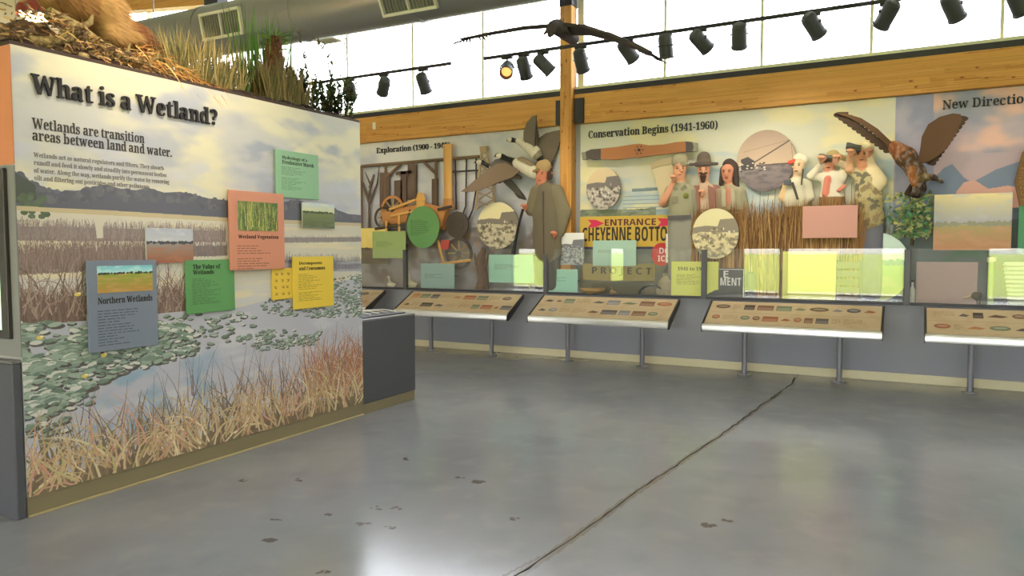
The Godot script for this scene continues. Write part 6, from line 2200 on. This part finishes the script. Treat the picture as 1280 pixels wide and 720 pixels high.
func decoy(label: String, o: Array, s: float, col: Color, bill: Color) -> void:
	var t := thing("bird_decoy", label, "decoy", Transform3D(Basis.IDENTITY, Vector3(o[0], 0.862, -9.23)), "bird decoys on the ledge")
	var k := s / 0.26
	var rows := [[-0.02 * k, 0.08 * k, 0.05 * k, 0.07 * k, 0.06 * k, 0.04 * k, col], [-0.03 * k, 0.10 * k, -0.045 * k, 0.20 * k, 0.03 * k, 0.018 * k, col], [-0.045 * k, 0.21 * k, -0.05 * k, 0.22 * k, 0.026 * k, 0.024 * k, col], [0.05 * k, 0.07 * k, 0.11 * k, 0.09 * k, 0.03 * k, 0.008 * k, col]]
	obj("body", flesh(bones2(rows), 0.008, 0.02), mt.v, t)
	obj("bill", flesh(bones2([[-0.065 * k, 0.215 * k, -0.11 * k, 0.20 * k, 0.012 * k, 0.006 * k, bill]]), 0.005, 0.01), mt.v, t)
	var m := MB.new()
	m.lathe([Vector2(0, 0), Vector2(0.05 * k, 0), Vector2(0.05 * k, 0.012), Vector2(0.01, 0.016), Vector2(0.01, 0.05 * k)], 12)
	obj("stand", m, mat(C(120, 96, 70), 0.8), t)

# ---------------------------------------------------------------- sloping reading rails
func desk_print(sd: int) -> ImageTexture:
	var cv := Cv.new(0, 0, 1.86, 0.5, 360, C(194, 174, 146))
	cv.rng.seed = sd
	cv.wash(0, 0, 1.86, 0.5, 3, 3, C(182, 158, 126), -0.1, 0.4, 0.6, sd)
	cv.line(0, 0.245, 1.86, 0.245, 0.003, C(150, 120, 90))
	var inks := [C(96, 70, 56), C(120, 84, 64), C(84, 78, 84), C(150, 90, 60), C(110, 120, 96), C(70, 60, 56), C(176, 120, 80), C(128, 126, 138)]
	for row in 2:
		var x := 0.06
		var y := 0.30 if row == 0 else 0.06
		while x < 1.72:
			var w := cv.rng.randf_range(0.08, 0.22)
			var col: Color = inks[cv.rng.randi() % inks.size()]
			match cv.rng.randi() % 4:
				0:
					cv.poly([x, y + 0.02, x + w, y + 0.02, x + w, y + 0.13, x, y + 0.13], col)
					cv.poly([x + 0.01, y + 0.03, x + w - 0.01, y + 0.03, x + w - 0.01, y + 0.08, x + 0.01, y + 0.08], col.lightened(0.2))
				1:
					cv.dab(x + w / 2, y + 0.08, w / 2, 0.045, col)
					cv.dab(x + w / 2, y + 0.085, w / 3, 0.02, col.lightened(0.3))
				2:
					cv.poly([x, y + 0.05, x + w * 0.4, y + 0.1, x + w, y + 0.07, x + w * 0.7, y + 0.04], col)
				_:
					cv.words(x, y + 0.13, x + w, 6, 0.018, C(150, 120, 92))
			x += w + 0.03
	return cv.tex()

func desks() -> void:
	var cx := [-8.0, -5.61, -3.43, -1.165, 1.09]
	var lab := ["reading rail farthest left, mostly hidden by the charcoal case", "reading rail in front of the steam engine, just right of the charcoal case", "reading rail below the entrance sign, left of centre", "reading rail below the large yellow panel", "reading rail cut by the right edge of the view"]
	var tilt := atan2(0.24, 0.46)
	for i in cx.size():
		var t := thing("reading_rail", "slanted tan " + lab[i], "reading rail", Transform3D(Basis.IDENTITY, Vector3(cx[i], 0, -8.83)), "slanted reading rails along the wall")
		var hw := 0.932
		# sloping top: from (y .855, z -.15) down to (y .615, z +.31)
		var bs := Basis(Vector3.RIGHT, tilt)
		var ctr := Vector3(0, 0.735, 0.08)
		var ln := 0.519
		var m := MB.new()
		m.at(bs, ctr)
		m.box(Vector3(0, -0.022, 0), Vector3(hw * 2, 0.036, ln), 0.003)
		obj("tray", m, mat(C(78, 74, 74), 0.5, 0.2), t)
		m = MB.new()
		m.at(bs, ctr)
		m.box(Vector3(0, -0.0005, -0.006), Vector3(hw * 2 - 0.03, 0.007, ln - 0.03), 0.002)
		obj("reader_board", m, mat(C(194, 174, 146), 0.5), t)
		m = MB.new()
		m.at(bs, ctr)
		var e := hw - 0.018
		m.quaduv(Vector3(-e, 0.0036, -ln / 2 + 0.012), Vector3(e, 0.0036, -ln / 2 + 0.012), Vector3(e, 0.0036, ln / 2 - 0.024), Vector3(-e, 0.0036, ln / 2 - 0.024), Vector3.UP)
		obj("reader_print", m, mat(Color.WHITE, 0.4, 0.0, desk_print(200 + i)), t)
		# rounded pale nosing along the front
		m = MB.new()
		var prof := []
		for e2: Array in [[0.298, 0.622], [0.316, 0.619], [0.327, 0.612], [0.333, 0.602], [0.3355, 0.588], [0.3355, 0.560], [0.334, 0.543], [0.326, 0.532], [0.31, 0.528]]:
			prof.append(Vector3(0, e2[1], e2[0]))
		for k in 8:
			var p: Vector3 = prof[k]
			var q: Vector3 = prof[k + 1]
			var n := Vector3(0, -(q.z - p.z), (q.y - p.y)).normalized()
			if n.z < 0:
				n = -n
			var X := Vector3(hw, 0, 0)
			m.quad(p - X, p + X, q + X, q - X, n)
		for s: float in [-1.0, 1.0]:
			for k in 8:
				m.flat(Vector3(s * hw, 0.575, 0.30), prof[k] + Vector3(s * hw, 0, 0), prof[k + 1] + Vector3(s * hw, 0, 0), Vector3(s, 0, 0))
		m.span(-hw, 0.530, 0.285, hw, 0.618, 0.308)
		obj("front_nosing", m, mt.alu, t)
		for s: float in [-1.0, 1.0]:
			m = MB.new()
			m.at(Basis(Vector3.UP, -PI / 2), Vector3(s * (hw + 0.004) , 0, 0))
			m.prism(PackedVector2Array([Vector2(-0.155, 0.862), Vector2(-0.155, 0.80), Vector2(0.29, 0.525), Vector2(0.344, 0.525), Vector2(0.346, 0.55), Vector2(0.335, 0.60), Vector2(0.31, 0.624)]), -0.004, 0.004)
			obj("end_plate", m, mat(C(70, 68, 70), 0.5, 0.2), t)
		for s: float in [-1.0, 1.0]:
			m = MB.new()
			m.at(Basis.IDENTITY, Vector3(s * 0.51, 0, 0))
			m.lathe([Vector2(0, 0), Vector2(0.075, 0), Vector2(0.075, 0.008), Vector2(0.03, 0.012), Vector2(0.03, 0.75)], 18)
			obj("leg", m, mt.leg, t)

# ---------------------------------------------------------------- duct, track lights, pendant
func overhead() -> void:
	# round duct
	var dy := 4.50
	var dz := -7.2
	var dr := 0.335
	var t := thing("air_duct", "large round grey air duct running above the marsh wall", "duct", Transform3D(Basis(Vector3.BACK, -0.009), Vector3(-6, dy, dz)))
	var x := -9.9
	for i in 8:
		var m := MB.new()
		m.at(Basis(Vector3.BACK, -PI / 2), Vector3(x + i * 1.8, 0, 0))
		m.lathe([Vector2(dr, 0.0), Vector2(dr, 1.79), Vector2(dr - 0.01, 1.8)], 40)
		obj("duct_section", m, mt.duct, t)
		m = MB.new()
		m.at(Basis(Vector3.BACK, -PI / 2), Vector3(x + i * 1.8, 0, 0))
		m.lathe([Vector2(dr, -0.03), Vector2(dr + 0.012, -0.03), Vector2(dr + 0.012, 0.03), Vector2(dr, 0.03)], 40)
		obj("seam_band", m, mt.duct, t)
		m = MB.new()
		m.tube([Vector3(x + i * 1.8 + 0.6, dr - 0.02, 0.0), Vector3(x + i * 1.8 + 0.6, 6.6 - dy, 0)], [0.008], 6)
		obj("hanger_rod", m, mt.leg, t)
	for g: Array in [[-8.054, 4.435], [-5.072, 4.346], [-11.18, 4.523]]:
		var m := MB.new()
		var c := Vector3(g[0] + 6.0, g[1] - dy, sqrt(maxf(0.01, dr * dr - (g[1] - dy) * (g[1] - dy))) )
		var tl := asin(clampf((g[1] - dy) / dr, -0.9, 0.9))
		var bs := Basis(Vector3.RIGHT, -tl)
		m.at(bs, c)
		for e: Array in [[0, 0.155, 0.76, 0.035], [0, -0.155, 0.76, 0.035], [0.365, 0, 0.03, 0.3], [-0.365, 0, 0.03, 0.3], [0.0, 0, 0.02, 0.3]]:
			m.box(Vector3(e[0], e[1], 0.02), Vector3(e[2], e[3], 0.05), 0.003)
		var gr := obj("supply_grille", m, mat(C(214, 212, 196), 0.5), t)
		m = MB.new()
		m.at(bs, c)
		m.box(Vector3(0, 0, -0.02), Vector3(0.72, 0.3, 0.04))
		obj("grille_back", m, mat(C(120, 120, 114), 0.6), gr)
		for k in 16:
			m = MB.new()
			m.at(bs * Basis(Vector3.UP, 0.5), c + bs * Vector3(-0.34 + k * 0.045, 0, 0.015))
			m.box(Vector3.ZERO, Vector3(0.004, 0.29, 0.03))
			obj("louvre", m, mat(C(170, 168, 156), 0.5), gr)
	# plate hung under the duct
	var hp := [-6.931, 4.227, -6.561, 4.218, -6.523, 4.122, -6.822, 4.12]
	t = thing("ceiling_plate", "small olive diffuser plate hung below the duct", "diffuser", Transform3D(Basis.IDENTITY, Vector3((hp[0] + hp[2]) * 0.5, hp[1], -7.4)))
	var m2 := MB.new()
	m2.box(Vector3(0, -0.02, 0), Vector3(0.3, 0.02, 0.3), 0.004)
	obj("plate", m2, mat(C(176, 172, 140), 0.5), t)
	m2 = MB.new()
	m2.box(Vector3(-0.05, 0.05, 0), Vector3(0.2, 0.1, 0.16), 0.01)
	obj("neck", m2, mat(C(110, 76, 54), 0.6), t)
	m2 = MB.new()
	m2.tube([Vector3(0, 0.08, 0), Vector3(0, 0.55, 0)], [0.01], 6)
	obj("rod", m2, mt.steel, t)
	# raking timber roof beam and bracket glimpsed at the top left
	var rb := [-14.934, 6.215, -13.844, 6.091, -11.123, 5.816]
	t = thing("roof_beam", "raking timber roof beam at the top left beyond the duct", "beam", Transform3D(Basis.IDENTITY, Vector3(rb[4], rb[5], -9.2)))
	var m := MB.new()
	m.prism(P2(off([rb[0], rb[1], rb[4], rb[5], rb[4], rb[5] + 0.3, rb[0], rb[1] + 0.16], rb[4], rb[5])), -0.1, 0.1)
	obj("timber", m, mt.wood, t)
	m = MB.new()
	m.span(0.02, -0.02, -0.12, 0.36, 0.4, 0.12, 0.005)
	obj("steel_bracket", m, mt.steel, t)

	# tracks
	var ty := 3.79
	var tz := -7.8
	var tracks := [[-8.804, 3.746, -5.072, 3.782, "left lighting track ending near the timber column"], [-4.598, 3.774, 3.2, 0.0, "right lighting track running out of the top of the view"]]
	for e: Array in tracks:
		t = thing("light_track", "thin black " + e[4], "track", Transform3D(Basis.IDENTITY, Vector3((e[0] + e[2]) * 0.5, ty, tz)))
		m = MB.new()
		var half: float = (e[2] - e[0]) * 0.5
		m.box(Vector3.ZERO, Vector3(half * 2, 0.035, 0.035), 0.004)
		obj("rail", m, mt.black, t)
		for s: float in [-0.85, 0.0, 0.85]:
			m = MB.new()
			m.tube([Vector3(half * s, 0.01, 0), Vector3(half * s, 6.6 - ty, 0)], [0.004], 5)
			obj("suspension_cable", m, mt.steel, t)
	# heads: px of the barrel centre, aim, lit
	var heads := [
		[-6.691, 3.624, Vector3(-0.5, -0.5, -0.7), false, "dark track spotlight half hidden by the shrub"],
		[-6.122, 3.628, Vector3(-0.62, -0.6, -0.5), true, "square-looking dark track spotlight turned left, on the left track"],
		[-5.497, 3.602, Vector3(-0.05, -0.82, -0.58), true, "upright dark track spotlight at the end of the left track"],
		[-4.278, 3.631, Vector3(0.3, -0.55, 0.75), true, "track spotlight glowing orange at the start of the right track"],
		[-4.052, 3.624, Vector3(-0.05, -0.8, -0.62), true, "upright track spotlight second on the right track"],
		[-3.8, 3.631, Vector3(0.6, -0.7, -0.4), false, "track spotlight tilted right, just left of the timber column"],
		[-3.327, 3.62, Vector3(-0.02, -0.8, -0.62), true, "upright track spotlight just right of the timber column"],
		[-2.777, 3.656, Vector3(0.4, -0.75, -0.7), true, "large tilted track spotlight behind the hanging bird's wing tip"],
		[-2.347, 3.652, Vector3(0.0, -1, -0.3), false, "upright track spotlight right of the hanging bird"],
		[-1.98, 3.654, Vector3(0.5, -0.62, -0.68), true, "tilted track spotlight above the bearded figure"],
		[-1.582, 3.657, Vector3(-0.12, -0.8, -0.66), true, "nearly upright track spotlight above the crane photo"],
		[-0.884, 3.661, Vector3(0.45, -0.72, -0.66), true, "tilted track spotlight above the figures with field glasses"],
		[-0.232, 3.67, Vector3(-0.5, -0.72, -0.62), true, "track spotlight tilted left above the eagle"],
		[0.281, 3.656, Vector3(0.4, -0.76, -0.62), true, "track spotlight tilted right, cut by the top edge"],
		[0.77, 3.635, Vector3(0.4, -0.8, -0.5), false, "track spotlight in the top right corner"],
	]
	for hd: Array in heads:
		var aim: Vector3 = hd[2]
		track_head(Vector3(hd[0], ty, tz), ty - hd[1], aim.normalized(), hd[3], hd[4], 0.95)
	# a track over the aisle that lights the marsh wall
	t = thing("light_track", "thin black lighting track above the aisle before the marsh wall", "track", Transform3D(Basis.IDENTITY, Vector3(-3.1, 4.1, -3.6)))
	m = MB.new()
	m.box(Vector3.ZERO, Vector3(0.035, 0.035, 3.0), 0.004)
	obj("rail", m, mt.black, t)
	for s: float in [-1.2, 1.2]:
		m = MB.new()
		m.tube([Vector3(0, 0.01, s), Vector3(0, 2.5, s)], [0.004], 5)
		obj("suspension_cable", m, mt.steel, t)
	track_head(Vector3(-3.1, 4.1, -3.25), 0.2, (Vector3(-4.35, 2.55, -3.35) - Vector3(-3.1, 3.9, -3.25)).normalized(), true, "track spotlight above the frame that warms the marsh wall title", 2.2)
	track_head(Vector3(-3.1, 4.1, -2.6), 0.2, (Vector3(-4.7, 2.7, -2.8) - Vector3(-3.1, 3.9, -2.6)).normalized(), true, "track spotlight above the frame that warms the furred animal", 1.4)

	# pendant lamp far left
	var pl := [4.243, 3.804]
	t = thing("pendant_lamp", "glowing dome pendant lamp at the far top left", "lamp", Transform3D(Basis.IDENTITY, Vector3(-7.6, pl[1], -pl[0])))
	m = MB.new()
	m.lathe([Vector2(0.17, -0.02), Vector2(0.16, 0.06), Vector2(0.10, 0.13), Vector2(0.03, 0.16), Vector2(0.02, 0.22), Vector2(0, 0.22)], 24)
	obj("shade", m, mat(C(140, 52, 36), 0.5), t)
	var gl := mat(C(255, 236, 200), 0.4)
	gl.emission_enabled = true
	gl.emission = C(255, 226, 170)
	gl.emission_energy_multiplier = 5.0
	m = MB.new()
	m.ball(Vector3(0, 0.0, 0), Vector3(0.15, 0.08, 0.15), Basis.IDENTITY, 16, 10)
	obj("glass_bulb", m, gl, t)
	m = MB.new()
	m.ball(Vector3(-0.01, -0.13, 0), Vector3(0.035, 0.03, 0.035), Basis.IDENTITY, 10, 6)
	obj("finial_bulb", m, gl, t)
	m = MB.new()
	m.tube([Vector3(0, 0.2, 0), Vector3(0, 6.6 - pl[1], 0)], [0.006], 6)
	obj("cord", m, mt.black, t)
	var om := OmniLight3D.new()
	om.name = "pendant_light"
	om.light_color = C(255, 206, 140)
	om.light_energy = 1.2
	om.light_size = 0.1
	om.omni_range = 25
	om.omni_attenuation = 2
	om.shadow_enabled = true
	t.add_child(om)
	om.position = Vector3(0, -0.22, 0)

func track_head(at: Vector3, drop: float, aim: Vector3, lit: bool, label: String, power: float) -> void:
	var t := thing("track_spotlight", label, "spotlight", Transform3D(Basis.IDENTITY, at), "track spotlights")
	drop = clampf(drop, 0.12, 0.3)
	var m := MB.new()
	m.span(-0.07, -0.045, -0.022, 0.07, -0.015, 0.022, 0.004)
	obj("adapter", m, mt.black, t)
	m = MB.new()
	m.tube([Vector3(0, -0.03, 0), Vector3(0, -drop + 0.07, 0)], [0.011], 8)
	obj("stem", m, mt.black, t)
	var up := Vector3.UP if absf(aim.y) < 0.95 else Vector3.BACK
	var bs := Basis.looking_at(aim, up)
	var yb := Transform3D(bs, Vector3(0, -drop, 0))
	m = MB.new()
	m.at(bs * Basis(Vector3.RIGHT, -PI / 2), Vector3(0, -drop, 0))
	# local y now runs along the aim
	m.lathe([Vector2(0, -0.125), Vector2(0.045, -0.122), Vector2(0.07, -0.10), Vector2(0.076, -0.06), Vector2(0.076, 0.11), Vector2(0.082, 0.115), Vector2(0.082, 0.135), Vector2(0.07, 0.135), Vector2(0.066, 0.06), Vector2(0, 0.06)], 22)
	obj("barrel", m, mt.fixture, t)
	m = MB.new()
	var pts := []
	for k in 9:
		var a := PI * k / 8
		pts.append(yb * Vector3(cos(a) * 0.088, sin(a) * 0.088 * 0.8, 0.0))
	m.tube(pts, [0.008], 6)
	obj("yoke", m, mt.black, t)
	if lit:
		m = MB.new()
		m.at(bs * Basis(Vector3.RIGHT, -PI / 2), Vector3(0, -drop, 0))
		m.lathe([Vector2(0, 0.07), Vector2(0.06, 0.07), Vector2(0.06, 0.085), Vector2(0, 0.09)], 18)
		var gl := mat(C(255, 220, 160), 0.4)
		gl.emission_enabled = true
		gl.emission = C(255, 150, 80)
		gl.emission_energy_multiplier = 1.2
		obj("lamp_lens", m, gl, t)
		var sp := SpotLight3D.new()
		sp.name = "spot_light"
		sp.light_color = C(255, 240, 218)
		sp.light_energy = power
		sp.light_size = 0.05
		sp.spot_range = 25
		sp.spot_attenuation = 2
		sp.spot_angle = 38.0
		sp.spot_angle_attenuation = 1.0
		sp.shadow_enabled = true
		t.add_child(sp)
		sp.transform = Transform3D(bs, yb * Vector3(0, 0, -0.15))
